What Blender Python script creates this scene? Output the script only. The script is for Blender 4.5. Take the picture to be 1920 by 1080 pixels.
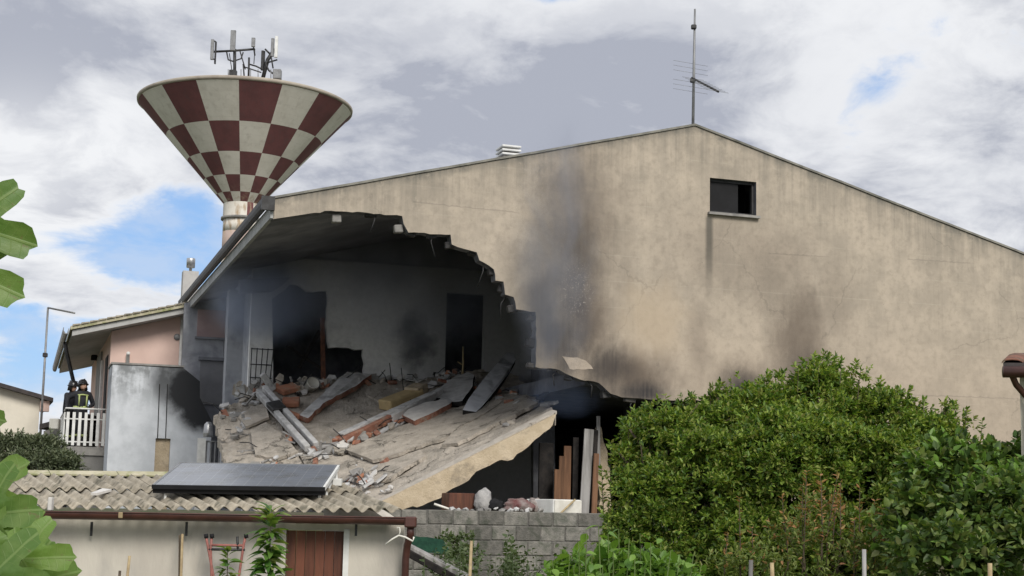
import bpy, bmesh, math, random
import numpy as np
from mathutils import Vector, Matrix, noise
from mathutils.geometry import tessellate_polygon

for o in list(bpy.data.objects): bpy.data.objects.remove(o)
SC = bpy.context.scene
COL = SC.collection
random.seed(7); RNG = np.random.default_rng(7)
rad = math.radians

# ------------------------------------------------------------------ camera
FPX, PITCH, ROLL, SHIFT = 2800.0, rad(7.6), rad(1.19), 46.0
CAM = Vector((0, 0, 2.2))
_R = Vector((1, 0, 0)); FW = Vector((0, math.cos(PITCH), math.sin(PITCH))); _U = Vector((0, -math.sin(PITCH), math.cos(PITCH)))
RT = _R*math.cos(ROLL) + _U*math.sin(ROLL); UP = -_R*math.sin(ROLL) + _U*math.cos(ROLL)
cam = bpy.data.cameras.new('camera'); camo = bpy.data.objects.new('camera', cam); COL.objects.link(camo)
cam.sensor_width = 36; cam.lens = FPX/1920*36; cam.shift_y = SHIFT/1920; cam.clip_start = .1; cam.clip_end = 3000
mw = Matrix((RT, UP, -FW)).transposed().to_4x4(); mw.translation = CAM; camo.matrix_world = mw
SC.camera = camo
SC.render.resolution_x, SC.render.resolution_y = 1024, 576

def ray(px, py):
    d = RT*((px-960)/FPX) + UP*((540+SHIFT-py)/FPX) + FW
    return d/d.y
def at(px, py, D): return CAM + ray(px, py)*D

# ------------------------------------------------------------------ node helper
class G:
    def __init__(s, nt): s.nt = nt; nt.nodes.clear()
    def n(s, t, **k):
        nd = s.nt.nodes.new(t)
        for a, b in k.items(): setattr(nd, a, b)
        return nd
    def put(s, sock, v):
        if v is None: return
        if hasattr(v, 'is_output'): s.nt.links.new(v, sock)
        else: sock.default_value = v
    def m(s, op, a, b=None, c=None, clamp=False):
        nd = s.n('ShaderNodeMath', operation=op, use_clamp=clamp)
        s.put(nd.inputs[0], a); s.put(nd.inputs[1], b); s.put(nd.inputs[2], c)
        return nd.outputs[0]
    def vm(s, op, a, b=None):
        nd = s.n('ShaderNodeVectorMath', operation=op); s.put(nd.inputs[0], a); s.put(nd.inputs[1], b)
        return nd.outputs['Value'] if op in ('DOT_PRODUCT', 'LENGTH', 'DISTANCE') else nd.outputs[0]
    def noise(s, vec, scale, detail=4, rough=.55, dist=0., out=0):
        nd = s.n('ShaderNodeTexNoise'); s.put(nd.inputs['Vector'], vec)
        nd.inputs['Scale'].default_value = scale; nd.inputs['Detail'].default_value = detail
        nd.inputs['Roughness'].default_value = rough; nd.inputs['Distortion'].default_value = dist
        return nd.outputs[out]
    def rng(s, v, a, b, c=0., d=1., smooth=True):
        nd = s.n('ShaderNodeMapRange'); nd.interpolation_type = 'SMOOTHSTEP' if smooth else 'LINEAR'
        s.put(nd.inputs[0], v); 
        for i, q in enumerate((a, b, c, d)): s.put(nd.inputs[i+1], q)
        return nd.outputs[0]
    def mix(s, f, a, b, mode='MIX'):
        nd = s.n('ShaderNodeMix', data_type='RGBA', blend_type=mode); s.put(nd.inputs[0], f)
        s.put(nd.inputs[6], c4(a)); s.put(nd.inputs[7], c4(b)); return nd.outputs[2]
    def scale(s, vec, v3): return s.vm('MULTIPLY', vec, v3)
    def xyz(s, vec):
        nd = s.n('ShaderNodeSeparateXYZ'); s.put(nd.inputs[0], vec); return nd.outputs
    def comb(s, x, y, z):
        nd = s.n('ShaderNodeCombineXYZ'); s.put(nd.inputs[0], x); s.put(nd.inputs[1], y); s.put(nd.inputs[2], z); return nd.outputs[0]
def c4(c):
    if hasattr(c, 'is_output'): return c
    return (c[0], c[1], c[2], 1.)

# ------------------------------------------------------------------ world: blue sky with broken cloud, soft sun
SUN_EL, SUN_AZ = rad(37), rad(158)        # azimuth: clockwise from +Y (the way the camera looks)
W = bpy.data.worlds.new('World'); SC.world = W; W.use_nodes = True
g = G(W.node_tree)
wout = g.n('ShaderNodeOutputWorld'); bg = g.n('ShaderNodeBackground'); g.nt.links.new(bg.outputs[0], wout.inputs[0])
sky = g.n('ShaderNodeTexSky', sky_type='NISHITA'); sky.sun_disc = False
sky.sun_elevation = SUN_EL; sky.sun_rotation = SUN_AZ; sky.air_density = 1.0; sky.dust_density = .6; sky.ozone_density = 1.6
dirv = g.n('ShaderNodeTexCoord').outputs['Generated']
dx, dy, dz = g.xyz(dirv)
den = g.m('ADD', g.m('MAXIMUM', dz, 0.0), .32)
pv = g.comb(g.m('DIVIDE', dx, den), g.m('DIVIDE', dy, den), g.m('MULTIPLY', dz, .9))
warp = g.noise(pv, 2.2, 3, .5, out=1)
pw = g.vm('ADD', pv, g.scale(g.vm('SUBTRACT', warp, (.5, .5, .5)), (.26, .26, .26)))
big = g.noise(pw, 1.9, 7, .58)
fine = g.noise(pw, 6.0, 9, .62)
tone = g.noise(g.vm('ADD', pw, (3.1, 7.7, 0.4)), 3.0, 8, .6)
cov = g.m('ADD', g.m('MULTIPLY', big, .55), g.m('MULTIPLY', fine, .45))
def blob(px, py, rx, ry):                 # a patch of the sky (a bank of cloud or a break in it) by its bearing
    d = ray(px, py).normalized()
    az, el = math.atan2(d.x, d.y), math.asin(d.z)
    a = g.m('DIVIDE', g.m('SUBTRACT', g.m('ARCTAN2', dx, dy), az), rx/FPX)
    e = g.m('DIVIDE', g.m('SUBTRACT', g.m('ARCSINE', dz), el), ry/FPX)
    return g.m('POWER', 2.718, g.m('MULTIPLY', -1., g.m('ADD', g.m('MULTIPLY', a, a), g.m('MULTIPLY', e, e))))
wisp = g.noise(g.vm('ADD', pw, (1.7, 2.9, 5.)), 8.5, 8, .6)
cov = g.m('ADD', g.m('MULTIPLY', cov, 1.25), g.m('SUBTRACT', g.m('MULTIPLY', wisp, .22), .10))
for (b, k) in ((blob(290, 460, 170, 100), -.30), (blob(400, 400, 100, 70), -.13), (blob(1650, 160, 75, 50), -.165), (blob(1585, 270, 55, 60), -.13), (blob(40, 600, 90, 40), -.15), (blob(110, 700, 110, 60), -.10),
               (blob(50, 310, 150, 110), .18), (blob(140, 560, 90, 60), .12), (blob(250, 560, 60, 40), .07), (blob(620, 120, 480, 190), .16), (blob(1250, 200, 560, 190), .16)):
    cov = g.m('ADD', cov, g.m('MULTIPLY', b, k))
mask = g.rng(cov, .43, .60)
grey = g.m('MULTIPLY', g.rng(tone, .38, .62), .8)
grey = g.m('ADD', grey, g.m('MULTIPLY', g.rng(fine, .38, .64), .35))
grey = g.m('MULTIPLY', grey, g.rng(cov, .48, .78))
grey = g.m('ADD', grey, g.m('MULTIPLY', blob(900, 200, 600, 190), .45), clamp=True)
grey = g.m('SUBTRACT', grey, g.m('MULTIPLY', blob(40, 310, 170, 130), .7), clamp=True)
ccol = g.mix(grey, (6.9, 7.0, 7.2), (3.3, 3.5, 4.1))
skyc = g.mix(.65, sky.outputs[0], (2.0, 3.7, 6.9))
skyc = g.mix(g.m('MULTIPLY', g.rng(wisp, .35, .65), .45), skyc, (5.2, 5.7, 6.6))
col = g.mix(mask, skyc, ccol)
g.put(bg.inputs[0], col); bg.inputs[1].default_value = .105

sd = bpy.data.lights.new('sun', 'SUN'); sd.energy = 2.5; sd.angle = rad(24); sd.color = (1, .955, .88)
so = bpy.data.objects.new('sun', sd); COL.objects.link(so)
sv = Vector((math.sin(SUN_AZ)*math.cos(SUN_EL), math.cos(SUN_AZ)*math.cos(SUN_EL), math.sin(SUN_EL)))
so.rotation_euler = sv.to_track_quat('Z', 'Y').to_euler(); so.location = (20, -20, 40)
SC.view_settings.view_transform = 'Standard'; SC.view_settings.look = 'None'
SC.view_settings.exposure = 0.3; SC.view_settings.gamma = 1
SC.render.engine = 'CYCLES'

# ------------------------------------------------------------------ materials
def newmat(name):
    m = bpy.data.materials.new(name); m.use_nodes = True
    g = G(m.node_tree); out = g.n('ShaderNodeOutputMaterial'); b = g.n('ShaderNodeBsdfPrincipled')
    g.nt.links.new(b.outputs[0], out.inputs[0]); g.b = b; g.out = out
    return m, g
def bump(g, h, strength=.3, dist=.02):
    nd = g.n('ShaderNodeBump'); nd.inputs['Strength'].default_value = strength; nd.inputs['Distance'].default_value = dist
    g.put(nd.inputs['Height'], h); g.put(g.b.inputs['Normal'], nd.outputs[0])
def pm(name, c1, c2=None, scale=6., rough=.85, bmp=.25, bscale=60., metal=0., aniso=(1, 1, 1), c3=None, s3=1.2, spec=.3, vary=0., bdist=.01):
    """procedural surface: two tones mottled by noise, a third in large patches, fine relief"""
    m, g = newmat(name); c2 = c2 or tuple(x*.75 for x in c1)
    oc = g.scale(g.n('ShaderNodeTexCoord').outputs['Object'], aniso)
    oi = g.n('ShaderNodeObjectInfo')
    oc = g.vm('ADD', oc, g.scale(oi.outputs['Location'], (.37, .37, .37)))
    col = g.mix(g.rng(g.noise(oc, scale, 6, .6), .33, .68), c1, c2)
    if c3: col = g.mix(g.rng(g.noise(oc, s3, 5, .6, .3), .5, .68), col, c3)
    if vary:
        f = g.m('ADD', 1-vary, g.m('MULTIPLY', oi.outputs['Random'], 2*vary))
        col = g.mix(1., col, g.comb(f, f, f), 'MULTIPLY')
    g.put(g.b.inputs['Base Color'], col); g.b.inputs['Roughness'].default_value = rough; g.b.inputs['Metallic'].default_value = metal
    g.b.inputs['Specular IOR Level'].default_value = spec
    if bmp: bump(g, g.noise(oc, bscale, 5, .6), bmp, bdist)
    return m
def leafmat(name, cols, rough=.42, trans=.25, per='island', spec=.35):
    m, g = newmat(name)
    r = g.n('ShaderNodeNewGeometry').outputs['Random Per Island'] if per == 'island' else g.n('ShaderNodeObjectInfo').outputs['Random']
    rp = g.n('ShaderNodeValToRGB'); g.put(rp.inputs[0], r)
    e = rp.color_ramp.elements
    e[0].color = c4(cols[0]); e[1].color = c4(cols[-1])
    for i, c in enumerate(cols[1:-1]):
        x = e.new((i+1)/(len(cols)-1)); x.color = c4(c)
    col = rp.outputs[0]
    oc = g.n('ShaderNodeTexCoord').outputs['Object']
    col = g.mix(g.m('MULTIPLY', g.rng(g.noise(oc, 2.3, 3), .4, .7), .35), col, (cols[0][0]*.7, cols[0][1]*.75, cols[0][2]*.7))
    g.put(g.b.inputs['Base Color'], col); g.b.inputs['Roughness'].default_value = rough; g.b.inputs['Specular IOR Level'].default_value = spec
    t = g.n('ShaderNodeBsdfTranslucent'); g.put(t.inputs[0], g.mix(1., col, (1.25, 1.3, .6), 'MULTIPLY'))
    mx = g.n('ShaderNodeMixShader'); mx.inputs[0].default_value = trans
    g.nt.links.new(g.b.outputs[0], mx.inputs[1]); g.nt.links.new(t.outputs[0], mx.inputs[2]); g.nt.links.new(mx.outputs[0], g.out.inputs[0])
    return m

M = {}
M['concrete'] = pm('concrete', (.30, .29, .27), (.22, .21, .20), 5, .9, .4, 40, c3=(.16, .155, .15))
def screed_material():
    m, g = newmat('screed'); oc = g.n('ShaderNodeTexCoord').outputs['Object']; oc = g.vm('ADD', oc, g.scale(g.n('ShaderNodeObjectInfo').outputs['Location'], (.37, .37, .37)))
    n = g.noise(oc, 5, 7, .62); n3 = g.noise(oc, 1.7, 6, .62)
    col = g.mix(g.rng(n, .33, .68), (.46, .41, .35), (.345, .31, .265)); col = g.mix(g.rng(n3, .47, .66), col, (.265, .24, .205)); col = g.mix(g.m('MULTIPLY', g.rng(g.noise(oc, 34, 3, .6), .56, .68), .6), col, (.55, .52, .47))
    vo = g.n('ShaderNodeTexVoronoi', feature='DISTANCE_TO_EDGE'); g.put(vo.inputs['Vector'], g.vm('ADD', g.scale(oc, (1, 1, .5)), g.scale(g.noise(oc, 2.2, 5, .65, out=1), (.7, .7, .7)))); vo.inputs['Scale'].default_value = .75
    cr = g.rng(vo.outputs['Distance'], .016, .004); cr = g.m('MULTIPLY', cr, g.rng(n3, .44, .54)); col = g.mix(g.m('MULTIPLY', cr, .75), col, (.11, .10, .085))
    g.put(g.b.inputs['Base Color'], col); g.b.inputs['Roughness'].default_value = .95; g.b.inputs['Specular IOR Level'].default_value = .2
    bump(g, g.m('SUBTRACT', g.m('ADD', g.noise(oc, 22, 6, .65), g.m('MULTIPLY', n, .6)), g.m('MULTIPLY', cr, 1.2)), .8, .03); return m
M['screed'] = screed_material()
M['cream_render'] = pm('cream_render', (.52, .43, .31), (.42, .34, .235), 4, .95, .8, 25, c3=(.30, .25, .185), s3=3.0, bdist=.02)
M['pale_cement'] = pm('pale_cement', (.55, .545, .54), (.42, .415, .41), 6, .9, .4, 40, c3=(.28, .275, .27), s3=2.5)
M['pale_blue_floor'] = pm('pale_blue_floor', (.72, .735, .77), (.60, .615, .65), 4, .85, .3, 40, c3=(.30, .31, .33))
M['white_tile'] = pm('white_tile', (.62, .60, .57), (.5, .48, .46), 5, .6, .15, 40)
M['red_brick'] = pm('red_brick', (.33, .16, .11), (.22, .10, .07), 9, .95, .5, 40, c3=(.30, .24, .19), s3=5)
M['terracotta'] = pm('terracotta', (.46, .21, .13), (.36, .16, .10), 7, .95, .4, 40, c3=(.36, .27, .20), s3=4, vary=.15)
M['foam'] = pm('foam', (.50, .38, .20), (.40, .30, .16), 6, .95, .5, 50)
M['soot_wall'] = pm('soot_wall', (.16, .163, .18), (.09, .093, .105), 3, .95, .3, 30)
M['black'] = pm('black', (.012, .012, .014), (.008, .008, .009), 5, .8, .1)
M['char'] = pm('char', (.03, .026, .024), (.012, .011, .011), 7, .9, .6, 30)
M['white_metal'] = pm('white_metal', (.72, .72, .70), (.58, .58, .56), 5, .5, .05)
M['steel'] = pm('steel', (.5, .5, .5), (.32, .32, .32), 6, .38, .1, metal=.85)
M['dark_metal'] = pm('dark_metal', (.06, .06, .062), (.035, .034, .034), 6, .55, .1, metal=.4)
M['grey_metal'] = pm('grey_metal', (.26, .265, .27), (.18, .18, .185), 6, .5, .1, metal=.3)
M['brown_gutter'] = pm('brown_gutter', (.085, .033, .026), (.055, .022, .018), 5, .42, .1, spec=.5)
M['pink'] = pm('pink', (.66, .49, .43), (.60, .44, .385), 2, .9, .25, 60)
M['soffit'] = pm('soffit', (.45, .45, .44), (.37, .37, .36), 3, .9, .1)
M['cream_wall'] = pm('cream_wall', (.70, .655, .56), (.63, .59, .50), 2, .9, .2)
M['shed_wall'] = pm('shed_wall', (.56, .52, .455), (.46, .42, .37), 1.6, .93, .35, 30, aniso=(1, 1, .35), c3=(.36, .34, .315), s3=1.0)
M['fibre_cement'] = pm('fibre_cement', (.42, .375, .30), (.27, .24, .19), 7, .95, .6, 50, c3=(.14, .13, .10), s3=5, vary=.12)
M['moss_cement'] = pm('moss_cement', (.48, .44, .33), (.36, .34, .22), 5, .95, .5, 50, c3=(.22, .24, .10), s3=4)
M['door_wood'] = pm('door_wood', (.135, .045, .024), (.07, .025, .014), 3.5, .6, .35, 25, aniso=(3, 3, .3), c3=(.19, .075, .035), s3=2.5, vary=.15, spec=.4)
M['orange_wood'] = pm('orange_wood', (.19, .10, .055), (.10, .052, .03), 4, .8, .4, 25, aniso=(3, 3, .3), c3=(.05, .035, .028), s3=1.6, vary=.25)
M['grey_wood'] = pm('grey_wood', (.36, .35, .34), (.22, .21, .20), 4, .8, .4, 25, aniso=(3, 3, .3), c3=(.12, .115, .11))
M['cane'] = pm('cane', (.42, .33, .19), (.28, .21, .12), 8, .7, .3)
M['bark'] = pm('bark', (.11, .085, .06), (.06, .047, .035), 9, .95, .7, 30)
M['red_paint'] = pm('red_paint', (.36, .14, .12), (.24, .10, .085), 12, .5, .2)
M['plastic_white'] = pm('plastic_white', (.72, .70, .64), (.6, .58, .52), 5, .45, .08)
M['block'] = pm('block', (.225, .212, .19), (.145, .14, .126), 10, .95, 1., 40, c3=(.10, .105, .085), s3=3.2, vary=.3, bdist=.015)
M['mortar'] = pm('mortar', (.16, .152, .138), (.10, .097, .09), 14, .95, .7, 60)
M['net'] = pm('net', (.02, .075, .045), (.012, .045, .03), 12, .9, .5, 60)
M['soil'] = pm('soil', (.10, .085, .06), (.06, .075, .03), 2, .95, .6, 10)
M['grass'] = pm('grass', (.06, .095, .03), (.10, .10, .05), 1.4, .95, .6, 14)
M['jacket'] = pm('jacket', (.012, .013, .017), (.022, .023, .028), 12, .75, .3, 50)
M['skin'] = pm('skin', (.40, .25, .18), (.34, .20, .14), 20, .6, .1)
M['hivis'] = pm('hivis', (.42, .48, .20), (.34, .40, .16), 12, .5, .1)
M['helmet'] = pm('helmet', (.018, .018, .02), (.012, .012, .014), 8, .25, .05, spec=.5)
M['roof_tile'] = pm('roof_tile', (.21, .10, .07), (.13, .065, .05), 6, .85, .4, 30, c3=(.10, .085, .06), s3=4, vary=.15)
M['dark_roof'] = pm('dark_roof', (.07, .06, .058), (.045, .04, .04), 4, .85, .3)
M['cable'] = pm('cable', (.02, .02, .02), (.012, .012, .012), 8, .6, .05)

# ------------------------------------------------------------------ mesh builder
class MB:
    def __init__(s): s.v = []; s.f = []; s.mi = []; s.sm = []
    def add(s, vs, fs, mi=0, sm=False):
        o = len(s.v); s.v += [Vector(v) for v in vs]
        for f in fs: s.f.append(tuple(i+o for i in f)); s.mi.append(mi); s.sm.append(sm)
        return s
    def hexa(s, p, mi=0):      # p: 4 bottom, 4 top
        return s.add(p, [(3, 2, 1, 0), (4, 5, 6, 7), (0, 1, 5, 4), (1, 2, 6, 5), (2, 3, 7, 6), (3, 0, 4, 7)], mi)
    def box(s, c, d, mi=0, m=None):
        x, y, z = d[0]/2, d[1]/2, d[2]/2
        p = [Vector(q) for q in ((-x, -y, -z), (x, -y, -z), (x, y, -z), (-x, y, -z), (-x, -y, z), (x, -y, z), (x, y, z), (-x, y, z))]
        if m is not None: p = [m @ q for q in p]
        return s.hexa([q+Vector(c) for q in p], mi)
    def span(s, a, b, mi=0):   # axis-aligned box from corner to corner
        return s.box([(a[i]+b[i])/2 for i in range(3)], [abs(b[i]-a[i]) for i in range(3)], mi)
    def cbox(s, c, d, ch, mi=0, m=None):   # chamfered box
        bm = bmesh.new(); bmesh.ops.create_cube(bm, size=1)
        for v in bm.verts: v.co = Vector((v.co.x*d[0], v.co.y*d[1], v.co.z*d[2]))
        bmesh.ops.bevel(bm, geom=bm.edges[:], offset=ch, segments=1, affect='EDGES')
        bm.verts.index_update()
        vs = [(m @ v.co if m is not None else v.co)+Vector(c) for v in bm.verts]
        fs = [[v.index for v in f.verts] for f in bm.faces]; bm.free()
        return s.add(vs, fs, mi)
    def tube(s, pts, r, n=8, mi=0, cap=True, sm=True):
        pts = [Vector(p) for p in pts]; rs = r if isinstance(r, (list, tuple)) else [r]*len(pts)
        vs = []; fs = []; ref = None
        for i, p in enumerate(pts):
            t = (pts[min(i+1, len(pts)-1)]-pts[max(i-1, 0)]).normalized()
            if ref is None: ref = t.orthogonal().normalized()
            ref = (ref - t*ref.dot(t)).normalized(); b = t.cross(ref)
            for k in range(n):
                a = 2*math.pi*k/n; vs.append(p+(ref*math.cos(a)+b*math.sin(a))*rs[i])
        for i in range(len(pts)-1):
            for k in range(n):
                k2 = (k+1) % n; fs.append((i*n+k, i*n+k2, (i+1)*n+k2, (i+1)*n+k))
        if cap: fs += [tuple(range(n))[::-1], tuple((len(pts)-1)*n+k for k in range(n))]
        return s.add(vs, fs, mi, sm)
    def lathe(s, prof, c, n=24, mi=0, sm=True, ax=None):
        vs = []; fs = []; c = Vector(c)
        for r, z in prof:
            for k in range(n):
                a = 2*math.pi*k/n; q = Vector((r*math.cos(a), r*math.sin(a), z)); vs.append((ax @ q if ax is not None else q)+c)
        for i in range(len(prof)-1):
            for k in range(n):
                k2 = (k+1) % n; fs.append((i*n+k, i*n+k2, (i+1)*n+k2, (i+1)*n+k))
        if prof[0][0] > 1e-4: fs.append(tuple(range(n))[::-1])
        if prof[-1][0] > 1e-4: fs.append(tuple((len(prof)-1)*n+k for k in range(n)))
        return s.add(vs, fs, mi, sm)
    def prism(s, poly, off, holes=(), mi=0, mis=None):
        off = Vector(off); rings = [[Vector(p) for p in poly]]+[[Vector(p) for p in h] for h in holes]
        flat = [p for r in rings for p in r]; n = len(flat); o = len(s.v)
        tris = tessellate_polygon(rings)
        nrm = Vector((0, 0, 0))
        for t in tris: nrm += (flat[t[1]]-flat[t[0]]).cross(flat[t[2]]-flat[t[0]])
        flip = nrm.dot(off) > 0
        fs = []
        for t in tris:
            t = tuple(t); a = t[::-1] if flip else t
            fs.append(a); fs.append(tuple(i+n for i in a[::-1]))
        mi_side = mi if mis is None else mis
        s.add(flat+[p+off for p in flat], fs, mi)
        st = 0; sf = []
        for r in rings:
            k = len(r)
            for i in range(k): j = (i+1) % k; sf.append((st+i, st+j, st+j+n, st+i+n))
            st += k
        for f in sf: s.f.append(tuple(i+o for i in f)); s.mi.append(mi_side); s.sm.append(False)
        return s
    def build(s, name, mats, parent=None, origin=None, fixn=True):
        if not isinstance(mats, (list, tuple)): mats = [mats]
        o3 = Vector((0, 0, 0))
        if parent is None:
            if origin is None:
                xs = [v.x for v in s.v]; ys = [v.y for v in s.v]; zs = [v.z for v in s.v]
                o3 = Vector(((min(xs)+max(xs))/2, (min(ys)+max(ys))/2, min(zs)))
            else: o3 = Vector(origin)
        me = bpy.data.meshes.new(name)
        me.from_pydata([tuple(v-o3) for v in s.v], [], s.f)
        for m in mats: me.materials.append(M[m] if isinstance(m, str) else m)
        me.polygons.foreach_set('material_index', s.mi); me.polygons.foreach_set('use_smooth', s.sm)
        if fixn:
            bm = bmesh.new(); bm.from_mesh(me); bmesh.ops.recalc_face_normals(bm, faces=bm.faces[:]); bm.to_mesh(me); bm.free()
        me.update()
        ob = bpy.data.objects.new(name, me); COL.objects.link(ob); ob.location = o3
        if parent is not None: ob.parent = parent
        return ob
def tag(o, label, cat, group=None):
    o['label'] = label; o['category'] = cat
    if group: o['group'] = group
    return o
def thing(name, label, cat, loc=(0, 0, 0), rz=0., group=None):
    o = bpy.data.objects.new(name, None); COL.objects.link(o); o.location = loc; o.rotation_euler = (0, 0, rz); o.empty_display_size = .2
    return tag(o, label, cat, group)
def kind(o, k): o['kind'] = k; return o
def linkcopy(src, parent=None, loc=None):
    c = src.copy(); COL.objects.link(c)
    if parent is not None: c.parent = parent
    if loc is not None: c.location = loc
    return c
def rough_line(pts, step=.12, amp=.035, seed=0, closed=False):
    """subdivide a polyline and make it ragged in its own plane (u, z tuples)"""
    r = random.Random(seed); out = []
    n = len(pts) if closed else len(pts)-1
    for i in range(n):
        a, b = Vector(pts[i]), Vector(pts[(i+1) % len(pts)]); k = max(1, int((b-a).length/step))
        for j in range(k):
            p = a.lerp(b, j/k)
            if j: p += Vector((r.uniform(-amp, amp), r.uniform(-amp, amp)))
            out.append(tuple(p))
    if not closed: out.append(tuple(pts[-1]))
    return out

# ------------------------------------------------------------------ the damaged house: frame u along the gable, v into the depth
PSI = rad(18.1); HO = Vector((-4.43, 27, 0)); U3 = Vector((math.cos(PSI), math.sin(PSI), 0)); V3 = Vector((-math.sin(PSI), math.cos(PSI), 0))
UPK, SLP, ZE = 8.49, .2647, 7.82            # ridge position, slope, eave height
ZP = ZE+UPK*SLP
def HL(px, py, v):
    d = ray(px, py); t = (v+(HO-CAM).dot(V3))/d.dot(V3); p = CAM+d*t
    return Vector(((p-HO).dot(U3), v, p.z))
def uz(px, py, v=0.): q = HL(px, py, v); return (q.x, q.z)
def HW(q): return HO+U3*q[0]+V3*q[1]+Vector((0, 0, q[2]))
YARD = 1.5                                   # level of the raised yard round the house
FLOOR = 5.2                                  # upper floor of the house
PV = 8.0                                     # depth of the inner partition

# ---- ground
gm = MB(); gm.add([(-600, -60, 0), (600, -60, 0), (600, 900, 0), (-600, 900, 0)], [(0, 1, 2, 3)])
kind(gm.build('ground', 'grass', origin=(0, 0, 0)), 'structure')
ym = MB(); a = HW((-30, -3.6, 0)); b = HW((45, -3.6, 0)); c = HW((45, 60, 0)); d = HW((-30, 60, 0))
ym.hexa([a-Vector((0, 0, .5)), b-Vector((0, 0, .5)), c-Vector((0, 0, .5)), d-Vector((0, 0, .5))]+[Vector((q.x, q.y, YARD)) for q in (a, b, c, d)])
kind(ym.build('yard', 'soil', origin=(0, 30, 0)), 'structure')

# ---- gable render: weathered, streaked under the verge, sooted round the openings
def soot_nodes(g, u, z, blobs, wob):
    """sum of soot deposits: (px, py, rx_px, ry_px, strength)"""
    tot = None
    for (px, py, rx, ry, k) in blobs:
        cu, cz = uz(px, py); k_u = abs(uz(px+rx, py)[0]-cu); k_z = abs(uz(px, py+ry)[1]-cz)
        a = g.m('DIVIDE', g.m('SUBTRACT', u, cu), k_u); b = g.m('DIVIDE', g.m('SUBTRACT', z, cz), k_z)
        d = g.m('ADD', g.m('SQRT', g.m('ADD', g.m('MULTIPLY', a, a), g.m('MULTIPLY', b, b))), wob)
        q = g.m('MULTIPLY', g.rng(d, 1.05, .1), k)
        tot = q if tot is None else g.m('MAXIMUM', tot, q)
    return tot
def gable_material():
    m, g = newmat('gable_render')
    oc = g.n('ShaderNodeTexCoord').outputs['Object']; u, v, z = g.xyz(oc)
    n1 = g.noise(oc, .8, 7, .62); n2 = g.noise(oc, 7., 5, .6); st = g.noise(g.scale(oc, (3.2, 1, .22)), 1.6, 6, .62); fs = g.noise(g.scale(oc, (9., 1, .35)), 1.6, 4, .6)
    col = g.mix(g.rng(n1, .34, .66), (.455, .39, .315), (.365, .315, .255))
    col = g.mix(g.m('MULTIPLY', g.rng(n2, .42, .72), .45), col, (.255, .222, .178))
    # faint courses of the blocks behind the render
    zc = g.m('ADD', z, g.m('MULTIPLY', n2, .03)); cr = g.m('ABSOLUTE', g.m('SUBTRACT', g.m('FRACT', g.m('DIVIDE', zc, .52)), .5))
    col = g.mix(g.m('MULTIPLY', g.rng(cr, .47, .5), g.m('MULTIPLY', g.rng(n1, .45, .62), .35)), col, (.50, .45, .37))
    # rain grime below the verge
    top = g.m('SUBTRACT', g.m('SUBTRACT', ZP, g.m('MULTIPLY', g.m('ABSOLUTE', g.m('SUBTRACT', u, UPK)), SLP)), z)
    gr = g.m('MULTIPLY', g.rng(top, 1.7, .0), g.rng(g.m('ADD', g.m('MULTIPLY', st, .55), g.m('ADD', g.m('MULTIPLY', fs, .15), g.m('MULTIPLY', n1, .3))), .40, .62))
    gr = g.m('ADD', g.m('MULTIPLY', gr, .48), g.m('MULTIPLY', g.rng(top, .20, .02), .45), clamp=True)
    col = g.mix(gr, col, (.135, .13, .115))
    col = g.mix(g.m('MULTIPLY', g.m('MULTIPLY', g.rng(fs, .5, .72), g.rng(n1, .4, .6)), .22), col, (.20, .185, .155))
    n3 = g.noise(oc, 2.1, 8, .68)
    col = g.mix(g.m('MULTIPLY', g.rng(n3, .48, .60), .34), col, (.32, .28, .23))
    col = g.mix(g.m('MULTIPLY', g.rng(n3, .47, .38), .30), col, (.49, .42, .335))
    col = g.mix(g.m('MULTIPLY', g.rng(z, ZE-.6, ZE-3.6), .28), col, (.40, .315, .24))
    # run below the window's corner
    ru, rz = uz(1330, 405); du = g.m('DIVIDE', g.m('ABSOLUTE', g.m('SUBTRACT', u, ru)), .10)
    run = g.m('MULTIPLY', g.m('MULTIPLY', g.rng(du, 1.2, .3), g.rng(z, rz+.02, rz-.06)), g.rng(z, rz-1.9, rz-.5))
    col = g.mix(g.m('MULTIPLY', run, .8), col, (.085, .085, .075))
    # fine cracks
    for (x0, y0, x1, y1) in ((770, 378, 985, 400), (1655, 738, 1915, 748), (1440, 475, 1560, 482), (1700, 486, 1830, 494)):
        a, b = Vector(uz(x0, y0)), Vector(uz(x1, y1)); sl = (b.y-a.y)/(b.x-a.x)
        ln = g.m('ADD', g.m('ADD', g.m('MULTIPLY', g.m('SUBTRACT', u, a.x), sl), a.y), g.m('MULTIPLY', g.m('SUBTRACT', n2, .5), .08))
        k = g.m('MULTIPLY', g.rng(g.m('ABSOLUTE', g.m('SUBTRACT', z, ln)), .016, .006), g.m('MULTIPLY', g.rng(u, a.x-.01, a.x+.05), g.rng(u, b.x+.01, b.x-.3)))
        col = g.mix(g.m('MULTIPLY', k, .35), col, (.17, .15, .13))
    vo = g.n('ShaderNodeTexVoronoi', feature='DISTANCE_TO_EDGE'); g.put(vo.inputs['Vector'], g.vm('ADD', oc, g.scale(g.noise(oc, 1.5, 5, .6, out=1), (.8, .8, .8)))); vo.inputs['Scale'].default_value = .3
    hair = g.m('MULTIPLY', g.rng(vo.outputs['Distance'], .006, .002), g.rng(n1, .47, .56)); col = g.mix(g.m('MULTIPLY', hair, .32), col, (.17, .15, .125))
    chip = g.rng(g.noise(oc, 17, 2, .5), .735, .75); col = g.mix(g.m('MULTIPLY', chip, .55), col, (.20, .18, .15))
    # soot
    wob = g.m('MULTIPLY', g.m('SUBTRACT', g.noise(g.scale(oc, (1, 1, .6)), 2.2, 6, .65), .5), .9)
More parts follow.
